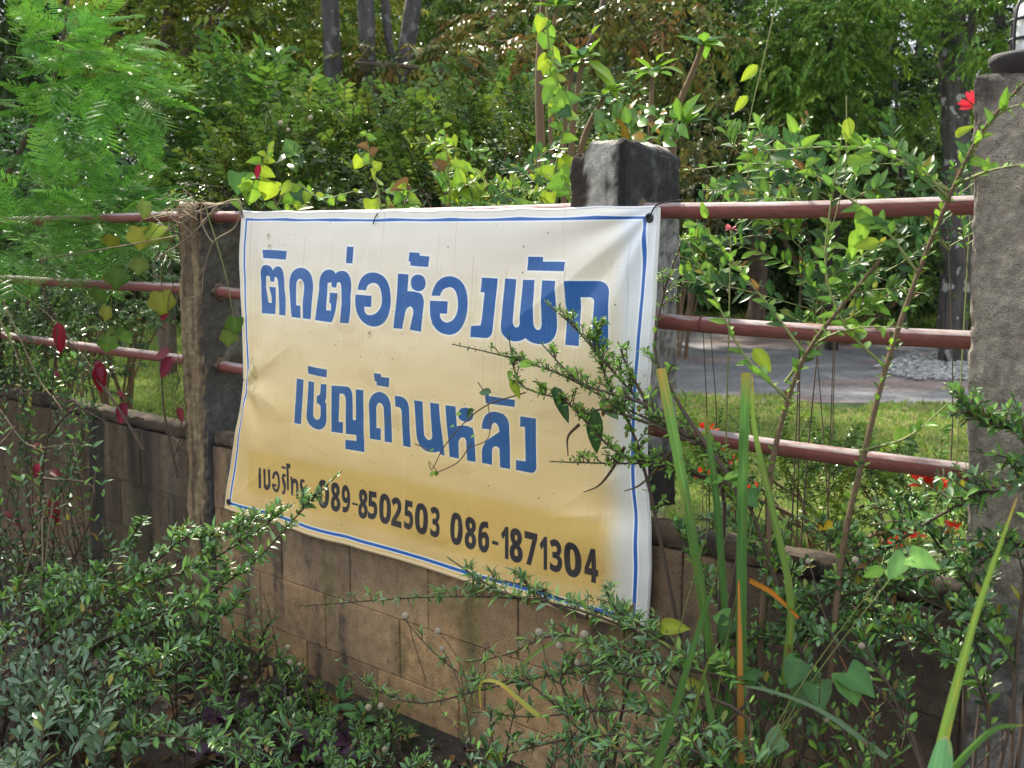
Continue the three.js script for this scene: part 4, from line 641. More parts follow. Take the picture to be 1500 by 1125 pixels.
// ---------------------------------------------------------------- plants close to the fence, leaf by leaf
const pts = (...q) => q.map(([x, y, z]) => P(x, y, z));
const L = {
  silver: [rgb(0.137, 0.242, 0.120), rgb(0.187, 0.308, 0.156), rgb(0.095, 0.187, 0.077), rgb(0.137, 0.292, 0.070), rgb(0.206, 0.414, 0.086)], shrub: [rgb(0.092, 0.184, 0.035), rgb(0.126, 0.265, 0.047), rgb(0.058, 0.121, 0.035), rgb(0.184, 0.323, 0.047)],
  vivid: [rgb(0.16, 0.32, 0.035), rgb(0.21, 0.37, 0.04), rgb(0.12, 0.26, 0.035)], lime: [rgb(0.30, 0.40, 0.03), rgb(0.24, 0.37, 0.03), rgb(0.18, 0.32, 0.03)], deep: [rgb(0.033, 0.089, 0.026), rgb(0.044, 0.111, 0.030)],
  crimson: [rgb(0.24, 0.010, 0.022), rgb(0.16, 0.010, 0.022), rgb(0.20, 0.022, 0.05)], yellow: [rgb(0.24, 0.25, 0.03), rgb(0.16, 0.22, 0.04), rgb(0.10, 0.19, 0.035)], purple: [rgb(0.055, 0.022, 0.045), rgb(0.08, 0.035, 0.07)],
};
// a straggling shrub whose boughs are given; each bough carries side shoots with small leaves
function straggler(p, boughs, leafLen, colors, { shoot = 7, kind = 'spoon', r = 0.006, dens = 1, shootLen = 0.09, cluster = 2, root = true, wide = 1 } = {}) {
  const made = [];
  for (const q of boughs) {
    const way = pts(...q), loose = !made.some((m) => { for (let i = 0; i <= 20; i++) if (m.getPoint(i / 20).distanceTo(way[0]) < 0.03) return true; return false; });
    let from = 0.12;
    if (loose && root) { const foot = p.o.position.clone().add(V(rr(-0.12, 0.12), 0, rr(-0.1, 0.1))); if (way[0].y > 0.1) { way.unshift(foot, foot.clone().lerp(way[0], 0.55).add(V(0, 0.08, 0))); from = 0.3; } }
    const c = p.stem(way, r, 0.0016, M.twig), len = c.getLength(), n = Math.round(len * 34 * dens); made.push(c);
    p.along(c, n, leafLen, kind, colors, { from, cluster, up: 0.55, out: 0.9, wide });
    for (let i = 0; i < shoot * len * 2.2; i++) {
      const t = rr(from, 0.92), s = shootLen * (1.1 - 0.7 * t), a = c.getPoint(t), d = c.getTangent(t), e = a.clone().addScaledVector(d, rr(0.3, 1) * s).add(V(rr(-1, 1), rr(-0.3, 1), rr(-0.6, 0.6)).multiplyScalar(s * 0.8));
      p.along(p.stem([a, a.clone().lerp(e, 0.5).add(V(0, 0.008, 0)), e], 0.0022, 0.001, M.twig, 4), 5, leafLen * (1.05 - 0.35 * t), kind, colors, { cluster, up: 0.5, from: 0.25, wide });
    }
  }
}
{ // the shrub whose boughs cross the banner
  const p = new Plant('straggling_shrub', 'twiggy small leaved shrub reaching across the right half of the banner', 'shrub', V(-1.35, 0, 0.32), { singles: 300, gloss: 0.55 });
  straggler(p, [
    [[1180, 1100, 0.30], [1120, 800, 0.30], [1050, 660, 0.28], [980, 628, 0.25], [900, 590, 0.22], [820, 548, 0.2], [740, 522, 0.18], [662, 504, 0.16]],
    [[1050, 680, 0.30], [960, 610, 0.26], [890, 535, 0.22], [840, 478, 0.2], [798, 441, 0.19]], [[930, 640, 0.24], [890, 560, 0.22], [876, 500, 0.2], [882, 468, 0.19]],
    [[1080, 720, 0.32], [990, 690, 0.28], [900, 660, 0.24], [830, 590, 0.22], [760, 560, 0.2], [745, 490, 0.19]], [[1080, 740, 0.3], [980, 684, 0.28], [890, 679, 0.24], [805, 676, 0.2]], [[960, 610, 0.26], [920, 540, 0.24], [905, 500, 0.23]],
    [[1070, 700, 0.33], [1000, 600, 0.30], [960, 520, 0.28], [975, 420, 0.26], [1000, 350, 0.24]], [[1010, 640, 0.3], [940, 590, 0.28], [850, 560, 0.25], [790, 500, 0.22]], [[1020, 650, 0.3], [950, 620, 0.28], [880, 600, 0.25], [850, 610, 0.22]],
  ], 0.026, L.shrub.concat(L.vivid), { dens: 0.8, shoot: 8, shootLen: 0.075 });
  const big = (x, y, z, dx, dy, len, c, kind = 'lance', w = 2) => { const a = P(x, y, z), b = P(x + dx, y + dy, z + 0.01); p.leaf(a, b.sub(a), toEye(a).add(V(0, 0.5, 0)), len, len * w, kind, c, 'large single leaf hanging from a bough'); };
  big(868, 596, 0.2, 6, 60, 0.125, L.deep[1], 'oval', 0.75); big(812, 566, 0.21, 24, 56, 0.105, L.deep[0], 'oval', 0.7); big(752, 545, 0.2, -36, 24, 0.055, L.vivid[0]); big(748, 556, 0.2, 20, 30, 0.05, L.lime[0]); big(720, 575, 0.2, -40, -4, 0.05, L.deep[1]); big(880, 585, 0.2, 34, 36, 0.075, L.silver[0]); big(695, 600, 0.19, -22, 14, 0.05, L.deep[1], 'oval', 1); big(800, 560, 0.2, -26, 40, 0.055, L.lime[2]); big(760, 535, 0.2, 20, -10, 0.05, L.vivid[1]);
  for (const q of [[[770, 575, 0.18], [705, 598, 0.17], [650, 655, 0.16], [632, 688, 0.16], [628, 676, 0.16], [640, 690, 0.16]], [[690, 650, 0.16], [672, 676, 0.16], [641, 692, 0.16]], [[700, 560, 0.18], [712, 580, 0.18], [716, 640, 0.17], [690, 655, 0.16]], [[608, 650, 0.15], [625, 658, 0.15], [632, 662, 0.15]]]) p.stem(pts(...q), 0.0022, 0.0014, M.brownStem, 4);
  for (const [x, y] of [[630, 660], [636, 690], [640, 697], [676, 606], [660, 625], [690, 640]]) big(x, y, 0.16, rr(-14, 14), rr(-10, 12), 0.022, pick(L.vivid), 'oval', 1.2);
  const pod = new THREE.MeshStandardMaterial({ color: rgb(0.10, 0.06, 0.035), roughness: 0.7 });
  for (const q of [[[915, 655, 0.22], [895, 690, 0.22], [876, 712, 0.21], [855, 721, 0.21]], [[990, 655, 0.26], [960, 690, 0.25], [935, 712, 0.25], [915, 719, 0.24]], [[848, 622, 0.21], [832, 640, 0.21], [832, 668, 0.21]]]) part(p.o, 'pod', tube(pts(...q), 0.005, 0.0015, 6, 12), pod);
  p.done();
}
{ // boughs coming in from the pillar side
  const p = new Plant('straggling_shrub', 'dark leaved shrub sprawling over the wall top beside the grey pillar', 'shrub', V(-0.75, 0, 0.3), { singles: 300, gloss: 0.6 });
  straggler(p, [
    [[1560, 690, 0.2], [1480, 712, 0.2], [1400, 742, 0.2], [1320, 790, 0.22], [1240, 850, 0.24], [1180, 900, 0.26], [1120, 960, 0.3]], [[1520, 800, 0.2], [1420, 830, 0.2], [1330, 845, 0.2], [1250, 870, 0.22], [1170, 880, 0.24], [1100, 900, 0.26]], [[1480, 960, 0.24], [1400, 900, 0.2], [1320, 860, 0.2], [1240, 800, 0.2], [1180, 770, 0.2]],
    [[1400, 960, 0.2], [1330, 940, 0.2], [1260, 920, 0.22], [1180, 930, 0.24]], [[1440, 1010, 0.25], [1380, 950, 0.22], [1300, 900, 0.2], [1220, 890, 0.2]], [[1300, 1000, 0.3], [1220, 940, 0.3], [1140, 930, 0.3], [1060, 950, 0.3]], [[1200, 1010, 0.35], [1150, 900, 0.3], [1100, 800, 0.25], [1060, 740, 0.2]], [[1120, 1000, 0.3], [1060, 900, 0.28], [1020, 820, 0.26], [990, 760, 0.25]], [[1440, 900, 0.1], [1390, 820, 0.1], [1340, 760, 0.1], [1270, 740, 0.1]], [[1500, 640, 0.2], [1440, 620, 0.2], [1400, 580, 0.2]], [[1160, 860, 0.05], [1130, 800, 0.05], [1080, 770, 0.05], [1020, 780, 0.05]], [[1260, 900, 0.05], [1240, 820, 0.05], [1200, 770, 0.05]],
  ], 0.036, L.deep.concat(L.shrub, L.silver), { kind: ['spoon', 'oval', 'lance'], dens: 0.9, shoot: 10, r: 0.006, shootLen: 0.11 });
  p.done();
}
{ // low boughs over the foot of the wall
  const p = new Plant('straggling_shrub', 'grey-leaved shrub with thorny boughs spreading left below the banner', 'shrub', V(-1.5, 0, 0.5), { singles: 300, gloss: 1 });
  straggler(p, [
    [[1080, 1030, 0.45], [1000, 962, 0.42], [900, 912, 0.38], [800, 882, 0.34], [700, 874, 0.30], [600, 876, 0.26], [520, 882, 0.22], [440, 888, 0.2]], [[1060, 990, 0.42], [990, 945, 0.40], [900, 906, 0.36], [820, 876, 0.32], [745, 852, 0.29], [690, 846, 0.27]], [[800, 880, 0.34], [740, 870, 0.32], [690, 840, 0.3], [655, 816, 0.28]], [[860, 905, 0.35], [800, 880, 0.33], [770, 855, 0.3], [750, 834, 0.3]], [[930, 922, 0.38], [900, 890, 0.37], [885, 858, 0.36]],
    [[1100, 1060, 0.5], [1000, 1010, 0.48], [900, 985, 0.44], [800, 990, 0.4], [700, 1012, 0.36], [610, 1030, 0.32], [540, 1005, 0.3], [492, 962, 0.28]], [[1120, 1120, 0.52], [1000, 1060, 0.5], [900, 1040, 0.46], [780, 1050, 0.42], [680, 1042, 0.38]], [[900, 1125, 0.5], [840, 1060, 0.46], [770, 1000, 0.42], [700, 1000, 0.38], [640, 960, 0.34], [590, 905, 0.3]], [[820, 990, 0.42], [900, 972, 0.42], [980, 970, 0.42]],
    [[1100, 1010, 0.46], [1000, 980, 0.44], [900, 962, 0.42], [820, 930, 0.40], [740, 960, 0.38], [680, 970, 0.36]], [[1060, 1125, 0.55], [940, 1080, 0.52], [850, 1080, 0.5], [760, 1100, 0.48], [700, 1120, 0.46]], [[1000, 1125, 0.55], [920, 1100, 0.55], [850, 1110, 0.55]], [[760, 1150, 0.5], [720, 1080, 0.46], [720, 1040, 0.44]], [[1040, 1010, 0.44], [960, 965, 0.42], [900, 950, 0.4], [850, 945, 0.38]],
  ], 0.038, L.silver.concat(L.shrub), { kind: ['spoon', 'spoon', 'lance'], dens: 0.62, wide: 0.9, shoot: 5.5, r: 0.005, shootLen: 0.07 });
  p.done();
}
function mound(p, cx, cz, rx, rz, n, h, leafLen, colors, { kind = 'spoon', lean = 0.5, twig = M.twig, per = 11, cluster = 2, up = 0.5 } = {}) {
  for (let i = 0; i < n; i++) {
    const a = rr(0, 6.28), q = Math.sqrt(rnd()), b = V(cx + Math.cos(a) * q * rx, 0, cz + Math.sin(a) * q * rz), hh = h * rr(0.45, 1.15), d = V(rr(-1, 1), 0, rr(-1, 1)).multiplyScalar(lean * hh);
    const c = p.stem([b, b.clone().addScaledVector(d, 0.35).setY(hh * 0.6), b.clone().add(d).setY(hh * rr(0.8, 1.1))], 0.004, 0.0012, twig, 4);
    p.along(c, per, leafLen, kind, colors, { from: 0.25, cluster, up });
  }
}
{ // bottom left
  const p = new Plant('arching_shrub', 'silvery shrub with long arching boughs in the lower left corner', 'shrub', V(-3.6, 0, 0.95), { singles: 300, gloss: 0.8 });
  straggler(p, [
    [[-60, 1040, 0.9], [40, 960, 0.85], [120, 905, 0.8], [210, 858, 0.74], [300, 825, 0.66], [370, 782, 0.6], [430, 738, 0.55]], [[60, 1010, 0.9], [140, 950, 0.82], [220, 905, 0.75], [310, 868, 0.68], [380, 815, 0.6], [440, 750, 0.55], [500, 690, 0.5]], [[30, 960, 0.85], [110, 880, 0.8], [160, 830, 0.75], [215, 757, 0.7]], [[130, 890, 0.8], [220, 830, 0.74], [270, 790, 0.68], [330, 785, 0.62], [400, 750, 0.58]], [[80, 1050, 0.95], [160, 1000, 0.9], [250, 960, 0.82], [300, 945, 0.76]], [[-40, 1120, 1.0], [60, 1060, 0.95], [160, 1025, 0.9], [240, 1010, 0.86]],
    [[-50, 970, 0.9], [20, 930, 0.86], [80, 880, 0.82], [120, 850, 0.8]], [[-40, 900, 0.8], [30, 870, 0.78], [90, 850, 0.76], [130, 870, 0.74]], [[120, 1125, 1.0], [200, 1080, 0.95], [300, 1085, 0.9], [400, 1100, 0.85]], [[200, 920, 0.8], [280, 890, 0.74], [330, 900, 0.7], [360, 870, 0.66]],
  ], 0.050, L.silver.concat(L.shrub), { kind: ['spoon', 'spoon', 'lance', 'oval'], dens: 0.8, shoot: 8, wide: 0.85, r: 0.007, shootLen: 0.11 });
  p.done();
  const q = new Plant('low_shrub', 'pale dense small leaved bush at the bottom left edge', 'shrub', V(-3.35, 0, 1.1), { singles: 260, gloss: 0.7 });
  mound(q, -3.35, 1.12, 0.55, 0.28, 100, 0.42, 0.054, [rgb(0.14, 0.22, 0.14), rgb(0.18, 0.26, 0.18), rgb(0.11, 0.19, 0.09)], { per: 9 });
  q.done();
  const s = new Plant('low_shrub', 'low tangle of green weeds at the foot of the wall left of centre', 'weeds', V(-3.1, 0, 0.7), { singles: 200, gloss: 0.5 });
  mound(s, -3.05, 0.78, 0.6, 0.28, 52, 0.30, 0.052, L.silver.concat(L.deep), { per: 8, kind: 'lance' });
  mound(s, -3.5, 0.32, 0.5, 0.22, 50, 0.30, 0.05, L.shrub.concat(L.silver, L.deep), { per: 8, kind: 'oval' });
  mound(s, -2.9, 0.26, 0.4, 0.14, 50, 0.13, 0.036, L.shrub, { per: 7, kind: 'oval' });
  s.done();
  const t = new Plant('low_shrub', 'dark shrub against the stained wall at the left edge', 'shrub', V(-4.5, 0, 0.5), { singles: 200, gloss: 0.5 });
  mound(t, -4.6, 0.42, 0.6, 0.25, 46, 0.62, 0.046, [rgb(0.05, 0.09, 0.03), rgb(0.07, 0.12, 0.04)], { per: 9, kind: 'oval' });
  mound(t, -4.0, 0.5, 0.4, 0.25, 22, 0.45, 0.044, [rgb(0.05, 0.09, 0.03), rgb(0.07, 0.12, 0.04)], { per: 8 });
  t.done();
  const u = new Plant('low_shrub', 'bottom centre clump of greyish weeds in front of the wall', 'weeds', V(-2.45, 0, 0.55), { singles: 200, gloss: 0.7 });
  mound(u, -2.5, 0.52, 0.5, 0.22, 80, 0.17, 0.036, L.silver, { per: 8 });
  u.done();
  const w = new Plant('low_shrub', 'leafy undergrowth at the bottom right between the blades and the pillar', 'weeds', V(-1.35, 0, 0.6), { singles: 240, gloss: 0.6 });
  mound(w, -1.55, 0.55, 0.35, 0.22, 80, 0.5, 0.042, L.silver.concat(L.deep), { per: 10, lean: 0.45 });
  mound(w, -1.1, 0.35, 0.2, 0.2, 60, 0.75, 0.04, L.deep.concat(L.shrub), { per: 12, lean: 0.45 });
  w.done();
}
{ // purple leaves on the soil
  const p = new Plant('purple_plant', 'purple leaved ground plant at the foot of the wall', 'plant', onGround(400, 1040), { singles: 80, gloss: 0.6, pass: 0.25 });
  for (const [x, y, len, k] of [[350, 1050, 0.11, 0], [360, 1090, 0.12, 0], [450, 1090, 0.11, 1], [480, 1060, 0.10, 0], [520, 1075, 0.11, 1], [400, 1105, 0.11, 0], [310, 1080, 0.1, 0], [385, 1030, 0.12, 0], [420, 1035, 0.11, 1], [330, 1045, 0.09, 1], [300, 1055, 0.09, 0], [440, 1050, 0.08, 1], [425, 1075, 0.08, 1], [415, 1045, 0.05, 1], [370, 1065, 0.08, 0], [500, 1090, 0.11, 0], [540, 1100, 0.1, 0], [330, 1085, 0.08, 1]]) for (let i = 0; i < 3; i++) { const a = onGround(x + rr(-16, 16), y + 20), b = V(rr(-1, 1), rr(0.2, 0.7), rr(-0.2, 1)); p.stem([a, a.clone().addScaledVector(b, 0.03)], 0.002, 0.001, M.twig, 4); p.leaf(a.addScaledVector(b, 0.03), b, V(rr(-0.3, 0.3), 1, 0.4), len * rr(0.7, 1.1), len, 'oval', L.purple[k]); }
  p.done();
  const g = new Plant('broadleaf_weed', 'light green broad leaved seedling beside the purple leaves', 'plant', onGround(470, 1075), { singles: 60, gloss: 0.4 });
  for (const [x, y] of [[445, 1035], [470, 1050], [455, 1060], [490, 1045], [520, 1040], [500, 1025], [365, 1055], [380, 1065], [400, 1060], [440, 1065], [530, 1055], [160, 945], [200, 950], [190, 930], [280, 1000], [215, 965]]) { const a = onGround(x, y + 20); a.y = 0.02; const top = P(x, y, a.z + 0.02); p; g.stem([a, top], 0.002, 0.001, M.greenTwig, 4); for (let k = 0; k < 3; k++) g.leaf(top, V(rr(-1, 1), rr(-0.1, 0.5), rr(-0.4, 0.8)), V(0, 1, 0.4), rr(0.05, 0.085), 0.07, 'oval', pick([rgb(0.07, 0.19, 0.06), rgb(0.10, 0.24, 0.06)])); }
  g.done();
}
{
  const g = new Plant('broadleaf_weed', 'broad green heart leaves low among the blades before the pillar', 'plant', V(-1.3, 0, 0.55), { singles: 60, gloss: 0.45 });
  for (const [x, y, len, k] of [[1195, 1000, 0.07, 0], [1172, 968, 0.06, 0], [1238, 982, 0.07, 0], [1150, 1078, 0.07, 1], [1020, 1100, 0.05, 0], [1296, 835, 0.055, 2], [1330, 815, 0.055, 1], [1090, 985, 0.06, 0], [1070, 905, 0.05, 0], [1065, 960, 0.055, 2], [1005, 965, 0.04, 2], [1060, 700, 0.05, 2], [1090, 690, 0.045, 2], [1110, 730, 0.05, 0]]) {
    const z = 0.42 + 0.0002 * (y - 900), top = P(x, y, z), foot = g.o.position.clone().add(V(rr(-0.15, 0.15), 0, rr(-0.12, 0.12)));
    g.stem([foot, foot.clone().lerp(top, 0.6).add(V(rr(-0.05, 0.05), 0.05, 0)), top], 0.002, 0.001, M.greenTwig, 4);
    for (let i = 0; i < 2; i++) g.leaf(top, V(rr(-1, 1), rr(-0.9, 0.2), rr(0, 0.6)), toEye(top).add(V(rr(-0.5, 0.5), 0.7, 0)), len * rr(0.7, 1.1), len, k === 2 ? 'oval' : 'heart', k === 1 ? pick(L.silver) : k === 2 ? pick(L.vivid) : pick([rgb(0.06, 0.16, 0.04), rgb(0.09, 0.21, 0.04), L.deep[1]]));
  }
  g.done();
}
// blades of a tall strap-leaved plant
const bladeColors = [rgb(0.085, 0.20, 0.05), rgb(0.11, 0.23, 0.055), rgb(0.16, 0.26, 0.05)];
function strap(points, w0, w1, cut = true) {
  const curve = new THREE.CatmullRomCurve3(points), n = 26, pos = [], col = [], idx = [];
  for (let i = 0; i <= n; i++) {
    const t = i / n, p = curve.getPoint(t), d = curve.getTangent(t), toEye = EYE.clone().sub(p).normalize(), side = d.clone().cross(toEye).normalize(), out = side.clone().cross(d).normalize(), w = mix(w0, w1, t) * (cut ? 1 : Math.sqrt(1 - Math.pow(t, 4) * 0.98));
    side.applyAxisAngle(d, 0.5 + 0.5 * noise(p.y * 3, p.x * 9));
    for (const k of [-1, -0.75, -0.5, -0.25, 0, 0.25, 0.5, 0.75, 1]) { pos.push(p.x + side.x * k * w / 2 - out.x * (1 - Math.abs(k)) * w * 0.16, p.y + side.y * k * w / 2, p.z + side.z * k * w / 2 - out.z * (1 - Math.abs(k)) * w * 0.16); const c = (k === 0 ? 1.35 : k * 4 % 2 ? 0.82 : 1.1) * (0.95 + 0.3 * noise(p.y * 7, k * 3)), tip = step(0.9, 1, t + 0.12 * noise(k * 4, p.x * 40)) * 0.8 + step(0.38, 0.5, noise(p.y * 16, k * 2.2, p.x * 9)) * 0.6; col.push(mix(c, 2.6, tip), mix(c, 0.9, tip), c * 0.9); }
  }
  for (let i = 0; i < n; i++) for (let k = 0; k < 8; k++) { const a = i * 9 + k, b = a + 9; idx.push(a, a + 1, b, b, a + 1, b + 1); }
  const g = new THREE.BufferGeometry(); g.setAttribute('position', new THREE.Float32BufferAttribute(pos, 3)); g.setAttribute('color', new THREE.Float32BufferAttribute(col, 3)); g.setIndex(idx); g.computeVertexNormals(); return g;
}
{
  const o = thing('strap_leaf_plant', 'tall strap leaved plant with cut-off blades right of the banner', 'plant', V(-1.42, 0, 0.42));
  const blade = (q, w0, w1, c, cut = true, label) => { const m = part(o, 'blade', strap(pts(...q), w0, w1, cut), leafMat(c, 0.35, 0.35)); if (label) m.userData.label = label; };
  blade([[1075, 1160, 0.42], [1040, 950, 0.42], [1010, 760, 0.42], [968, 540, 0.42]], 0.024, 0.026, bladeColors[1]); blade([[1072, 1160, 0.40], [1062, 900, 0.40], [1048, 720, 0.40], [1034, 612, 0.40]], 0.022, 0.014, bladeColors[0]);
  blade([[1088, 1160, 0.44], [1086, 900, 0.44], [1088, 700, 0.44], [1093, 546, 0.44]], 0.026, 0.023, bladeColors[0]); blade([[1150, 1000, 0.40], [1158, 880, 0.40], [1130, 740, 0.40], [1104, 620, 0.40], [1102, 550, 0.40]], 0.02, 0.012, bladeColors[2], false);
  blade([[960, 1130, 0.6], [1000, 1000, 0.55], [1030, 900, 0.5], [1045, 860, 0.5]], 0.022, 0.014, bladeColors[0], false); blade([[1060, 1140, 0.5], [1040, 1040, 0.5], [1030, 980, 0.48]], 0.022, 0.014, bladeColors[1], false); blade([[1000, 1130, 0.55], [1020, 1030, 0.5], [1040, 960, 0.48]], 0.014, 0.008, bladeColors[2], false);
  blade([[1086, 1120, 0.46], [1084, 960, 0.46], [1082, 850, 0.46]], 0.018, 0.008, rgb(0.50, 0.24, 0.06), false, 'orange withered blade'); blade([[1098, 850, 0.4], [1130, 868, 0.4], [1170, 905, 0.4]], 0.012, 0.012, rgb(0.5, 0.2, 0.02), false, 'orange withered blade');
  blade([[1152, 945, 0.4], [1160, 985, 0.4], [1176, 1015, 0.4]], 0.014, 0.010, rgb(0.25, 0.10, 0.05), false, 'brown withered blade'); blade([[1230, 960, 0.3], [1250, 1000, 0.3], [1285, 1060, 0.3]], 0.006, 0.003, rgb(0.3, 0.14, 0.07), false, 'brown withered blade');
  const r = thing('strap_leaf_plant', 'slender bright green blade plant leaning before the grey pillar', 'plant', V(-1.0, 0, 0.95));
  for (const [q, w0, w1, c] of [[[[1362, 1170, 0.95], [1392, 1040, 0.92], [1430, 900, 0.9], [1490, 728, 0.88]], 0.021, 0.007, bladeColors[2]], [[[1380, 1150, 0.95], [1420, 1100, 0.95], [1462, 1066, 0.95], [1500, 1062, 0.95]], 0.012, 0.006, bladeColors[1]], [[[1372, 1150, 0.95], [1378, 1120, 0.97], [1384, 1078, 0.98]], 0.04, 0.03, rgb(0.10, 0.25, 0.12)]]) part(r, 'blade', strap(pts(...q), w0, w1, false), leafMat(c, 0.6, 0.35));
  const s = thing('grass_blades', 'arched grass blades with pale tops under the banner corner', 'grass plant', V(-1.9, 0, 0.5));
  for (const [q, w, c] of [[[[950, 1010, 0.42], [890, 960, 0.42], [830, 936, 0.42], [795, 950, 0.42], [748, 988, 0.42]], 0.018, bladeColors[2]], [[[790, 1050, 0.45], [755, 1020, 0.45], [730, 1000, 0.45], [705, 1000, 0.45], [704, 1040, 0.45]], 0.013, rgb(0.38, 0.40, 0.05)], [[[1020, 1100, 0.45], [950, 1040, 0.45], [880, 980, 0.45]], 0.014, bladeColors[0]], [[[715, 1125, 0.5], [728, 1105, 0.5], [735, 1115, 0.5]], 0.03, rgb(0.30, 0.38, 0.03)], [[[1300, 1110, 0.5], [1200, 1040, 0.5], [1120, 1010, 0.5], [1090, 1005, 0.5]], 0.012, rgb(0.10, 0.17, 0.08)]]) part(s, 'blade', strap(pts(...q), w, w * 0.6, false), leafMat(c, 0.7, 0.35));
}
{ // climbing stems right of the banner
  const p = new Plant('climbing_shrub', 'tall brown stem with bright green leaves climbing in front of the rails', 'shrub', V(-1.2, 0, 0.3), { singles: 300, gloss: 0.4, pass: 0.5 });
  const c1 = p.stem(pts([1215, 1000, 0.25], [1235, 800, 0.25], [1262, 680, 0.24], [1300, 530, 0.22], [1345, 400, 0.2], [1390, 290, 0.2], [1440, 190, 0.2], [1520, 100, 0.2]), 0.008, 0.003, M.brownStem, 7);
  p.along(c1, 80, 0.030, 'spoon', L.shrub.concat(L.vivid), { from: 0.1, cluster: 2 });
  const c2 = p.stem(pts([1110, 1000, 0.28], [1125, 800, 0.28], [1128, 700, 0.27], [1150, 600, 0.26], [1180, 520, 0.25], [1240, 440, 0.24], [1290, 380, 0.23]), 0.009, 0.003, M.brownStem, 7);
  p.along(c2, 40, 0.028, 'oval', L.vivid.concat(L.shrub), { from: 0.3, cluster: 2 });
  for (const q of [[[1180, 520, 0.25], [1120, 440, 0.24], [1070, 380, 0.23], [1030, 330, 0.22]], [[1150, 560, 0.25], [1200, 500, 0.24], [1260, 480, 0.24], [1330, 480, 0.22]], [[1262, 660, 0.24], [1330, 640, 0.24], [1390, 590, 0.2]], [[1300, 540, 0.22], [1240, 480, 0.22], [1210, 400, 0.2], [1220, 280, 0.2], [1235, 190, 0.2]], [[1345, 400, 0.2], [1290, 330, 0.2], [1180, 250, 0.18], [1100, 240, 0.16], [1000, 250, 0.15]], [[1390, 290, 0.2], [1330, 230, 0.2], [1270, 200, 0.2]], [[1400, 270, 0.2], [1450, 250, 0.2], [1500, 240, 0.2]], [[1420, 230, 0.2], [1460, 170, 0.2], [1500, 150, 0.2]], [[1160, 590, 0.26], [1090, 520, 0.26], [1040, 420, 0.25], [1000, 340, 0.24]], [[1390, 280, 0.2], [1280, 220, 0.19], [1120, 220, 0.17]]]) { const c = p.stem(pts(...q), 0.004, 0.0012, M.greenTwig, 5); p.along(c, Math.round(c.getLength() * 55), 0.042, 'oval', L.vivid.concat(L.shrub), { from: 0.1, cluster: 1, up: 0.3, wide: 0.95, face: 1.2 }); }
  const big = (x, y, dx, dy, len, c, kind = 'oval') => { const a = P(x, y, 0.2), b = P(x + dx, y + dy, 0.22); p.leaf(a, b.sub(a), toEye(a).add(V(rr(-0.4, 0.4), 0.4, 0)), len, len, kind, c); };
  for (const [x, y, dx, dy, len, k] of [[1095, 140, -22, 26, 0.045, 0], [1244, 172, -4, 36, 0.055, 0], [1240, 238, 50, -12, 0.065, 1], [1165, 195, -10, -30, 0.045, 1], [1130, 228, 46, 2, 0.06, 2], [1175, 215, 22, -20, 0.045, 1], [1180, 240, 24, -12, 0.04, 1], [1265, 300, 0, 56, 0.08, 1], [1255, 335, -6, 44, 0.06, 1], [1290, 355, -50, 6, 0.06, 0], [1275, 320, 30, 20, 0.055, 2], [1400, 200, 18, -16, 0.04, 0], [1420, 235, 26, 4, 0.045, 1], [1035, 320, -10, -30, 0.04, 1], [1000, 330, 44, -8, 0.04, 1], [1104, 510, 32, 42, 0.075, 0], [1110, 95, -22, 20, 0.05, 0]]) big(x, y, dx, dy, len, [L.lime[0], L.vivid[1], L.deep[1]][k]);
  for (const q of [[[1143, -20, 0.2], [1118, 90, 0.2], [1096, 190, 0.2], [1096, 260, 0.2]], [[1240, 140, 0.2], [1240, 200, 0.2], [1238, 260, 0.2], [1220, 330, 0.2]]]) p.stem(pts(...q), 0.0016, 0.0012, M.greenTwig, 4);
  p.done();
  const v = new Plant('green_thicket', 'thicket of fresh green leaves behind the right-hand rails', 'shrub', V(-1.7, 0, -0.9), { singles: 300, gloss: 0.45, pass: 0.5 });
  const mains = [];
  for (let i = 0; i < 84; i++) { const low = i > 9 && i % 9 === 0, side = i > 9 && !low, x = rr(1010, 1450), z = rr(-1.2, -0.3), y = low ? rr(690, 740) : rr(190, 440) * (x < 1120 ? 1.1 : 1), b = P(x + rr(-60, 60), low ? 800 : 520, z), t = P(x, y, z); if (side) { const m = pick(mains).getPoint(rr(0.86, 0.99)); b.copy(m); t.copy(m).add(V(rr(-0.34, 0.34), rr(-0.02, 0.28), rr(-0.2, 0.25))); } else b.y = 0; const c = v.stem([b, b.clone().lerp(t, 0.5).add(V(rr(-0.1, 0.1), 0.03, rr(-0.06, 0.06))), t], side ? 0.0022 : 0.004, 0.0012, side ? M.greenTwig : M.twig, 4); if (!side && !low) mains.push(c); v.along(c, low ? 9 : 12, low ? 0.05 : 0.058, pick(['oval', 'spoon', 'oval']), pick([L.vivid, L.shrub, L.shrub, L.deep, L.deep]), { from: side ? 0.15 : low ? 0.4 : 0.86, cluster: 2, face: 0.7 }); }
  v.done();
}
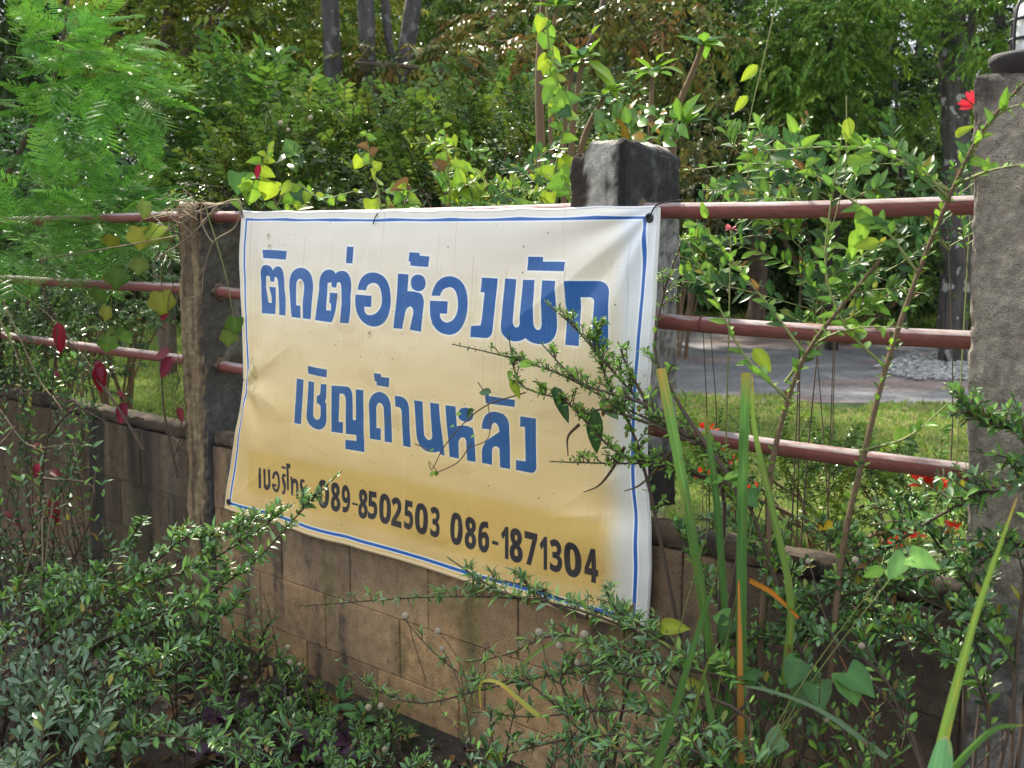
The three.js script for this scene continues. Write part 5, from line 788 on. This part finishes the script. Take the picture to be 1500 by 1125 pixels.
{ // heart-leaved creeper on top of the banner and round the stems behind it
  const p = new Plant('heart_leaf_creeper', 'yellow-green heart leaved creeper peeping over the top of the banner', 'creeper', V(-3.0, 0, -0.4), { singles: 220, gloss: 0.35, pass: 0.5 });
  for (const q of [[[350, 310, -0.10], [370, 270, -0.10], [385, 235, -0.10], [400, 215, -0.10]], [[400, 310, -0.12], [430, 270, -0.14], [470, 290, -0.14], [520, 280, -0.16]], [[560, 310, -0.2], [550, 260, -0.2], [540, 220, -0.2], [536, 190, -0.2]], [[590, 310, -0.2], [600, 270, -0.2], [580, 300, -0.2]], [[660, 310, -0.4], [656, 240, -0.4], [650, 180, -0.4]], [[800, 310, -0.25], [815, 240, -0.25], [825, 180, -0.25], [815, 110, -0.25], [808, 60, -0.25]], [[840, 310, -0.2], [830, 270, -0.2], [800, 255, -0.2]], [[800, 10, -0.3], [806, 100, -0.3], [812, 180, -0.3]]]) { const c = p.stem(pts(...q), 0.0035, 0.0015, M.greenTwig, 5); p.along(c, Math.max(7, Math.round(c.getLength() * 32)), 0.062, 'heart', L.lime.concat(L.vivid), { from: 0.05, up: 0.05, droop: 0.5, out: 1.1, wide: 1, face: 1.6 }); }
  const big = (x, y, z, dx, dy, len, c, kind = 'heart') => { const a = P(x, y, z), b = P(x + dx, y + dy, z + 0.02); p.leaf(a, b.sub(a), toEye(a).add(V(rr(-0.4, 0.4), 0.3, 0)), len, len, kind, c); };
  for (const [x, y, dx, dy, len, k] of [[402, 222, -46, 2, 0.11, 0], [398, 262, -14, 44, 0.12, 0], [372, 262, -8, 44, 0.13, 1], [435, 280, 20, 24, 0.09, 2], [350, 250, -4, 50, 0.12, 2], [545, 290, 0, 30, 0.09, 0], [530, 230, -16, 22, 0.07, 0], [570, 275, 24, 6, 0.07, 1], [812, 140, 30, 22, 0.08, 1], [818, 250, 24, 30, 0.09, 1], [806, 280, -4, 26, 0.07, 0], [820, 160, 30, 16, 0.075, 2], [805, 85, -20, 16, 0.07, 0], [795, 24, -10, 24, 0.06, 0]]) big(x, y, -0.12 - 0.1 * (x > 500), dx, dy, len * 0.8, [L.lime[0], L.vivid[1], L.deep[1]][k]);
  p.done();
}
{ // leafy growth crowding the top rail
  const p = new Plant('leafy_creeper', 'dense leafy growth crowding the top rail behind the banner', 'shrub', V(-3.0, 0, -0.5), { singles: 300, gloss: 0.5, pass: 0.5 }), mains = [];
  for (let i = 0; i < 92; i++) {
    const side = i > 22, x = rr(345, 845), z = rr(-1.0, -0.22), b = P(x + rr(-40, 40), 420, z), t = P(x, rr(200, 292), z); b.y = 0.9;
    if (side) { b.copy(pick(mains).getPoint(rr(0.55, 1))); t.copy(b).add(V(rr(-0.25, 0.25), rr(-0.05, 0.16), rr(-0.12, 0.18))); }
    const c = p.stem([b, b.clone().lerp(t, 0.5).add(V(rr(-0.06, 0.06), 0.02, 0)), t], side ? 0.002 : 0.004, 0.0012, side ? M.greenTwig : M.twig, 4); if (!side) mains.push(c);
    p.along(c, 9, rr(0.045, 0.075), pick(['oval', 'heart', 'oval', 'spoon']), pick([L.vivid, L.shrub, L.deep, L.shrub, L.lime]), { from: side ? 0.2 : 0.6, cluster: 2, face: 0.6, up: 0.3 });
  }
  p.done();
  const q = new Plant('leafy_creeper', 'dark leafy scrub tangled over the left rails', 'shrub', V(-5.0, 0, 0.1), { singles: 200, gloss: 0.55 });
  for (let i = 0; i < 44; i++) { const x = rr(-20, 130) + (i % 4 ? 0 : rr(0, 110)), z = rr(-0.3, 0.35), b = P(x + rr(-30, 30), 640, z), t = P(x, rr(380, 600), z); b.y = z > 0 ? 0 : 0.8; b.x += rr(-0.3, 0.3); const c = q.stem([b, b.clone().lerp(t, 0.35).add(V(rr(-0.16, 0.16), 0.02, rr(0, 0.08))), b.clone().lerp(t, 0.7).add(V(rr(-0.14, 0.14), 0.02, rr(0, 0.08))), t], 0.0026, 0.001, M.twig, 4); q.along(c, 18, 0.045, pick(['oval', 'spoon', 'lance']), pick([L.deep, L.silver, L.shrub]), { from: 0.3, cluster: 2 }); }
  q.done();
}
{ // bare-stemmed shrubs with rosettes behind the post
  const p = new Plant('rosette_shrub', 'bare stemmed shrub with leaf rosettes standing behind the blackened post', 'shrub', V(-3.0, 0, -1.6), { singles: 260, gloss: 0.7, pass: 0.45 });
  const z = -1.5;
  for (const [q, r] of [[[[798, 330, z], [792, 200, z], [790, 90, z], [800, -40, z]], 0.026], [[[812, 320, z], [806, 160, z], [808, 60, z], [816, 10, z]], 0.012], [[[840, 330, z], [838, 200, z], [848, 120, z], [854, 86, z]], 0.018], [[[826, 330, z], [828, 180, z], [838, 100, z]], 0.015], [[[846, 240, z], [860, 190, z], [885, 142, z]], 0.018], [[[955, 300, z], [953, 200, z], [956, 105, z]], 0.016], [[[985, 300, z], [990, 170, z], [1015, 105, z], [1030, 66, z]], 0.018], [[[962, 300, z], [980, 210, z], [1006, 184, z]], 0.012]]) { const c = p.stem(pts(...q), r, r * 0.55, M.brownStem, 7); if (r < 0.02) { const t = c.getPoint(1); for (let k = 0; k < 9; k++) { const a = k * 2.4; p.leaf(t, V(Math.cos(a), rr(-0.1, 0.9), Math.sin(a)), V(0, 1, 0.2), rr(0.07, 0.14), 0.12, pick(['spoon', 'oval']), pick([L.lime[2], L.vivid[0], L.shrub[1], rgb(0.08, 0.16, 0.08)])); } } }
  for (const [x, y, dx, dy, len] of [[862, 88, 50, 26, 0.24], [862, 92, 48, 16, 0.2], [846, 90, -18, -34, 0.14], [960, 100, -44, -6, 0.14], [962, 90, 10, -24, 0.12], [975, 100, 30, -4, 0.12], [868, 50, 10, -24, 0.1]]) { const a = P(x, y, z), b = P(x + dx, y + dy, z + 0.05); p.leaf(a, b.sub(a), V(0, 1, 0.3), len, len, 'lance', pick([L.lime[1], L.vivid[0]])); }
  for (let i = 0; i < 60; i++) { const a = P(rr(880, 1010), rr(165, 225), rr(-1.6, -1.2)); p.leaf(a, V(rr(-1, 1), rr(0.2, 1), rr(-0.5, 0.5)), V(0, 0.6, 1), rr(0.06, 0.11), 0.10, pick(['spoon', 'oval', 'lance']), pick([L.vivid[0], L.vivid[2], L.shrub[1], L.shrub[0], rgb(0.35, 0.22, 0.03)])); }
  p.done();
}
{ // crimson leaves
  const p = new Plant('crimson_leaf_plant', 'slender plant with large crimson leaves in front of the left wall', 'plant', V(-4.35, 0, 0.35), { singles: 60, gloss: 0.4, pass: 0.45 });
  for (const q of [[[80, 900, 0.3], [60, 780, 0.3], [62, 690, 0.3], [70, 640, 0.3], [84, 480, 0.28]], [[62, 700, 0.3], [140, 720, 0.28], [90, 860, 0.3]], [[210, 660, 0.2], [175, 600, 0.2], [100, 500, 0.22], [60, 420, 0.25]], [[260, 700, 0.1], [240, 600, 0.1], [236, 520, 0.1]], [[70, 640, 0.3], [110, 600, 0.28], [160, 620, 0.26]]]) p.stem(pts(...q), 0.006, 0.0025, M.twig, 5);
  for (const [x, y, dx, dy, len, k] of [[86, 472, 2, 36, 0.12, 0], [148, 530, -4, 42, 0.13, 0], [142, 528, 6, 20, 0.08, 2], [250, 515, -36, 8, 0.11, 1], [252, 522, -22, 38, 0.12, 2], [186, 590, -18, 36, 0.13, 2], [75, 688, 14, 8, 0.09, 1], [60, 678, -16, 34, 0.10, 2], [72, 728, 12, 40, 0.13, 0], [8, 750, 14, 10, 0.07, 1], [20, 760, 10, 10, 0.06, 2], [80, 545, 8, 6, 0.05, 1], [172, 574, 8, 4, 0.05, 1], [262, 596, 4, 16, 0.06, 1], [236, 468, 8, -8, 0.05, 1], [50, 650, 14, 10, 0.08, 1], [110, 600, -20, -4, 0.06, 1], [380, 240, -4, 18, 0.05, 1]]) { const z = 0.3 - 0.0007 * x, a = P(x, y, z), b = P(x + dx, y + dy, z + 0.01); p.leaf(a, b.sub(a), toEye(a).add(V(rr(-0.3, 0.3), 0.3, 0)), len * 1.15, len * 0.95, 'oval', L.crimson[k]); }
  p.done();
}
{ // the gourd-like vine on the left rails and the dead tendrils
  const p = new Plant('lobed_leaf_vine', 'vine with yellowing lobed leaves hanging from the left rails', 'vine', V(-4.5, 0, -0.1), { singles: 90, gloss: 0.3, pass: 0.5 });
  for (const q of [[[250, 312, 0.0], [200, 330, 0.0], [170, 400, 0.0], [160, 470, 0.0]], [[260, 330, 0.0], [235, 400, 0.0], [240, 450, 0.0], [180, 490, 0]], [[300, 300, 0.04], [330, 400, 0.04], [345, 480, 0.04]]]) p.stem(pts(...q), 0.003, 0.0015, M.greenTwig, 4);
  for (const [x, y, len, k] of [[205, 338, 0.13, 0], [235, 335, 0.12, 1], [168, 352, 0.09, 0], [172, 400, 0.11, 2], [205, 385, 0.09, 1], [236, 432, 0.13, 0], [158, 455, 0.09, 0], [150, 430, 0.10, 2], [160, 498, 0.10, 2], [185, 490, 0.10, 2], [345, 470, 0.09, 2], [335, 490, 0.08, 1], [160, 410, 0.06, 0], [120, 372, 0.08, 2], [215, 300, 0.1, 1]]) { const a = P(x, y - 10, 0.02); p.leaf(a, V(rr(-0.6, 0.6), -1, rr(0, 0.4)), toEye(a).add(V(rr(-0.7, 0.5), 0.4, 0)), len * 0.95, len * 1.0, 'lobed', L.yellow[k]); }
  p.done();
  const o = thing('dead_vine', 'tangle of dry pale tendrils wrapped round the brown post', 'vine', V(-4.0, 0, 0.06)), post = [-4.15, -3.95, 0.03];
  for (let i = 0; i < 13; i++) { const x0 = rr(225, 275), y0 = rr(290, 330), q = []; for (let k = 0; k < 6; k++) q.push(P(x0 + k * rr(-2, 16) - 10, y0 + k * rr(-6, i < 14 ? 8 : 46), 0.045 + rr(-0.01, 0.035))); part(o, 'tendril', tube(q, rr(0.0014, 0.003), 0.001, 4, 18), M.dry); }
  for (const q of [[[228, 380, 0.05], [280, 345, 0.06], [322, 300, 0.05], [352, 296, 0.05], [346, 330, 0.05], [312, 356, 0.05], [298, 400, 0.05], [296, 430, 0.05]], [[296, 296, 0.05], [294, 320, 0.05], [304, 345, 0.05], [312, 356, 0.05]], [[262, 320, 0.05], [300, 306, 0.06], [335, 296, 0.05]], [[272, 440, 0.05], [285, 436, 0.05], [286, 452, 0.05], [280, 462, 0.05]]]) part(o, 'tendril', tube(pts(...q), 0.0035, 0.002, 5, 40), M.dry);
  for (let i = 0; i < 26; i++) { const y = rr(320, 700), x = 258 + (y - 310) * 0.035 + rr(-10, 4); part(o, 'tendril', tube(pts([x, y, 0.04], [x + rr(-14, 10), y + 20, 0.05], [x + rr(-14, 10), y + 50, 0.04]), 0.0016, 0.001, 3, 8), i % 2 ? M.dry : M.twig); }
}
// white globe flowers on wiry stalks
{
  const globe = new THREE.IcosahedronGeometry(1, 3), gp = globe.attributes.position; for (let i = 0; i < gp.count; i++) { const k = 1 + 0.16 * noise(gp.getX(i) * 6, gp.getY(i) * 6, gp.getZ(i) * 6); gp.setXYZ(i, gp.getX(i) * k, gp.getY(i) * k, gp.getZ(i) * k); } globe.computeVertexNormals();
  const cream = new THREE.MeshStandardMaterial({ color: rgb(0.46, 0.39, 0.28), roughness: 1, bumpMap: gritAt(1, 1), bumpScale: 0.003 }), where = [['left of the purple leaves', [[302, 1003], [316, 1013], [324, 1019], [346, 1058], [349, 1066]]], ['on thin stalks in front of the wall', [[422, 948], [425, 970], [439, 973], [360, 993], [355, 1006], [378, 1006], [433, 1018], [423, 1024], [421, 1058], [402, 1118]]], ['below the middle of the banner', [[594, 902], [642, 924], [648, 950], [558, 1034], [564, 1098], [540, 1036]]], ['between the straggling boughs', [[856, 929], [847, 970], [820, 945], [790, 926], [886, 1034]]], ['among the blades near the pillar', [[1184, 822], [1253, 820], [1272, 994], [1210, 1054], [1262, 946]]], ['above the brown post', [[411, 180], [422, 190], [455, 172]]]];
  where.forEach(([text, list], n) => {
    const z = n === 5 ? -0.4 : n < 2 ? 0.35 : 0.42, foot = P(list[0][0] + 20, 1120, z); foot.y = 0;
    const o = thing('globe_flower', 'cream globe flower heads ' + text, 'flower', foot);
    for (const [x, y] of list) { const p = P(x, y, z), r = (x > 500 ? 5.2 : 3.6) * rr(0.75, 1.2) / pxPerMetre(p), q = p.clone().add(V(rr(0.02, 0.09), -rr(0.05, 0.1), rr(-0.02, 0.02))); part(o, 'stalk', tube([p, p.clone().lerp(q, 0.5).add(V(0, 0.006, 0)), q, q.clone().add(V(0.05, -0.1, 0))], 0.0016, 0.0016, 4, 10), M.twig); const m = shade(new THREE.Mesh(globe, cream)); m.name = 'flower_head'; m.position.copy(p).sub(o.position); m.scale.setScalar(r); o.add(m); }
  });
  const red = leafMat(rgb(0.65, 0.05, 0.02), 0.1, 0.3), pink = leafMat(rgb(0.7, 0.2, 0.25), 0.1, 0.3), petal = LEAF.spoon[0];
  const blooms = (name, label, list, z, mat, size, petals) => { const foot = P(list[0][0], list[0][1], z); foot.y = 0; const o = thing(name, label, 'flower', foot); for (const [x, y] of list) { const p = P(x, y, z).sub(o.position); part(o, 'stalk', tube([o.position.clone().add(V(rr(-0.02, 0.02), 0, 0)), o.position.clone().add(p)], 0.003, 0.002, 4, 8), M.greenTwig); for (let k = 0; k < petals; k++) { const m = shade(new THREE.Mesh(petal, mat)); m.name = 'petal'; const d = V(rr(-1, 1), rr(-0.2, 1), rr(-1, 1)).normalize(); basis(p.clone().addScaledVector(d, size * 0.2), d, V(rr(-1, 1), 1, rr(-1, 1)), size, size).decompose(m.position, m.quaternion, m.scale); o.add(m); } } };
  blooms('red_flower', 'scarlet flower cluster under the lowest rail beside the pillar', [[1360, 712]], -0.5, red, 0.05, 34); blooms('red_flower', 'scarlet flowers half hidden behind the strap blades', [[1038, 632], [1052, 650], [1068, 655], [1030, 700], [1075, 680], [1100, 720]], -0.3, red, 0.03, 14); blooms('red_flower', 'orange-red flowers among the weeds by the pillar', [[1330, 790], [1345, 785], [1395, 775], [1310, 800]], -0.25, red, 0.024, 12); blooms('pink_flower', 'pale pink flower hanging below the top rail', [[1071, 336]], 0.1, pink, 0.014, 16); blooms('red_flower', 'red flower beside the top of the grey pillar', [[1430, 157]], -1.2, leafMat(rgb(0.7, 0.05, 0.08), 0.1, 0.3), 0.05, 12);
}
{ // dry grass stalks at the left and fallen leaves
  const o = thing('dry_grass', 'straw coloured grass stalks in the left foreground', 'grass plant', V(-3.9, 0, 0.75));
  for (const q of [[[0, 1000, 0.8], [20, 900, 0.78], [74, 720, 0.75]], [[50, 1080, 0.8], [60, 900, 0.75], [70, 790, 0.75], [78, 735, 0.75]], [[20, 1000, 0.8], [60, 860, 0.78], [62, 760, 0.78]], [[-10, 660, 0.6], [10, 640, 0.6], [22, 625, 0.6]]]) part(o, 'stalk', tube(pts(...q), 0.003, 0.0035, 5, 14), M.dry);
  const spread = thing('twining_twig', 'dry twigs criss-crossing the left edge of the wall', 'twig', V(-4.6, 0, 0.25));
  for (const q of [[[0, 430, 0.15], [60, 560, 0.15], [90, 600, 0.15], [120, 700, 0.15]], [[0, 410, 0.15], [80, 470, 0.15], [150, 560, 0.15], [200, 640, 0.15]], [[0, 600, 0.3], [40, 650, 0.3], [110, 650, 0.3]], [[140, 690, 0.2], [130, 760, 0.2], [100, 850, 0.22]], [[0, 470, 0.1], [30, 540, 0.1], [20, 640, 0.1]], [[60, 380, 0.12], [180, 360, 0.1], [260, 345, 0.08]]]) part(spread, 'twig', tube(pts(...q), 0.0035, 0.002, 4, 20), M.dry);
  const leaves = [['fallen yellow leaf caught among the stems below the lowest rail', 1196, 770, 0.2, rgb(0.55, 0.36, 0.02), 0.055], ['fallen orange leaf on the soil at the lower left', 178, 1096, 0.7, rgb(0.42, 0.22, 0.06), 0.06], ['mottled lime leaf on a weed at the lower corner of the banner', 966, 918, 0.4, rgb(0.26, 0.30, 0.02), 0.085], ['drooping yellow-green leaf over the boughs below the banner', 995, 1003, 0.45, rgb(0.26, 0.28, 0.03), 0.075]];
  for (const [label, x, y, z, c, len] of leaves) { const p = P(x, y, z), m = shade(new THREE.Mesh(LEAF.oval[1], leafMat(c, 0.3, 0.4))); m.name = numbered('loose_leaf'); basis(p, V(0.8, 0.25, 0.2), V(0.1, 0.6, 1), len, len).decompose(m.position, m.quaternion, m.scale); m.userData = { label, category: 'leaf' }; scene.add(m); }
}

renderer.render(scene, camera);
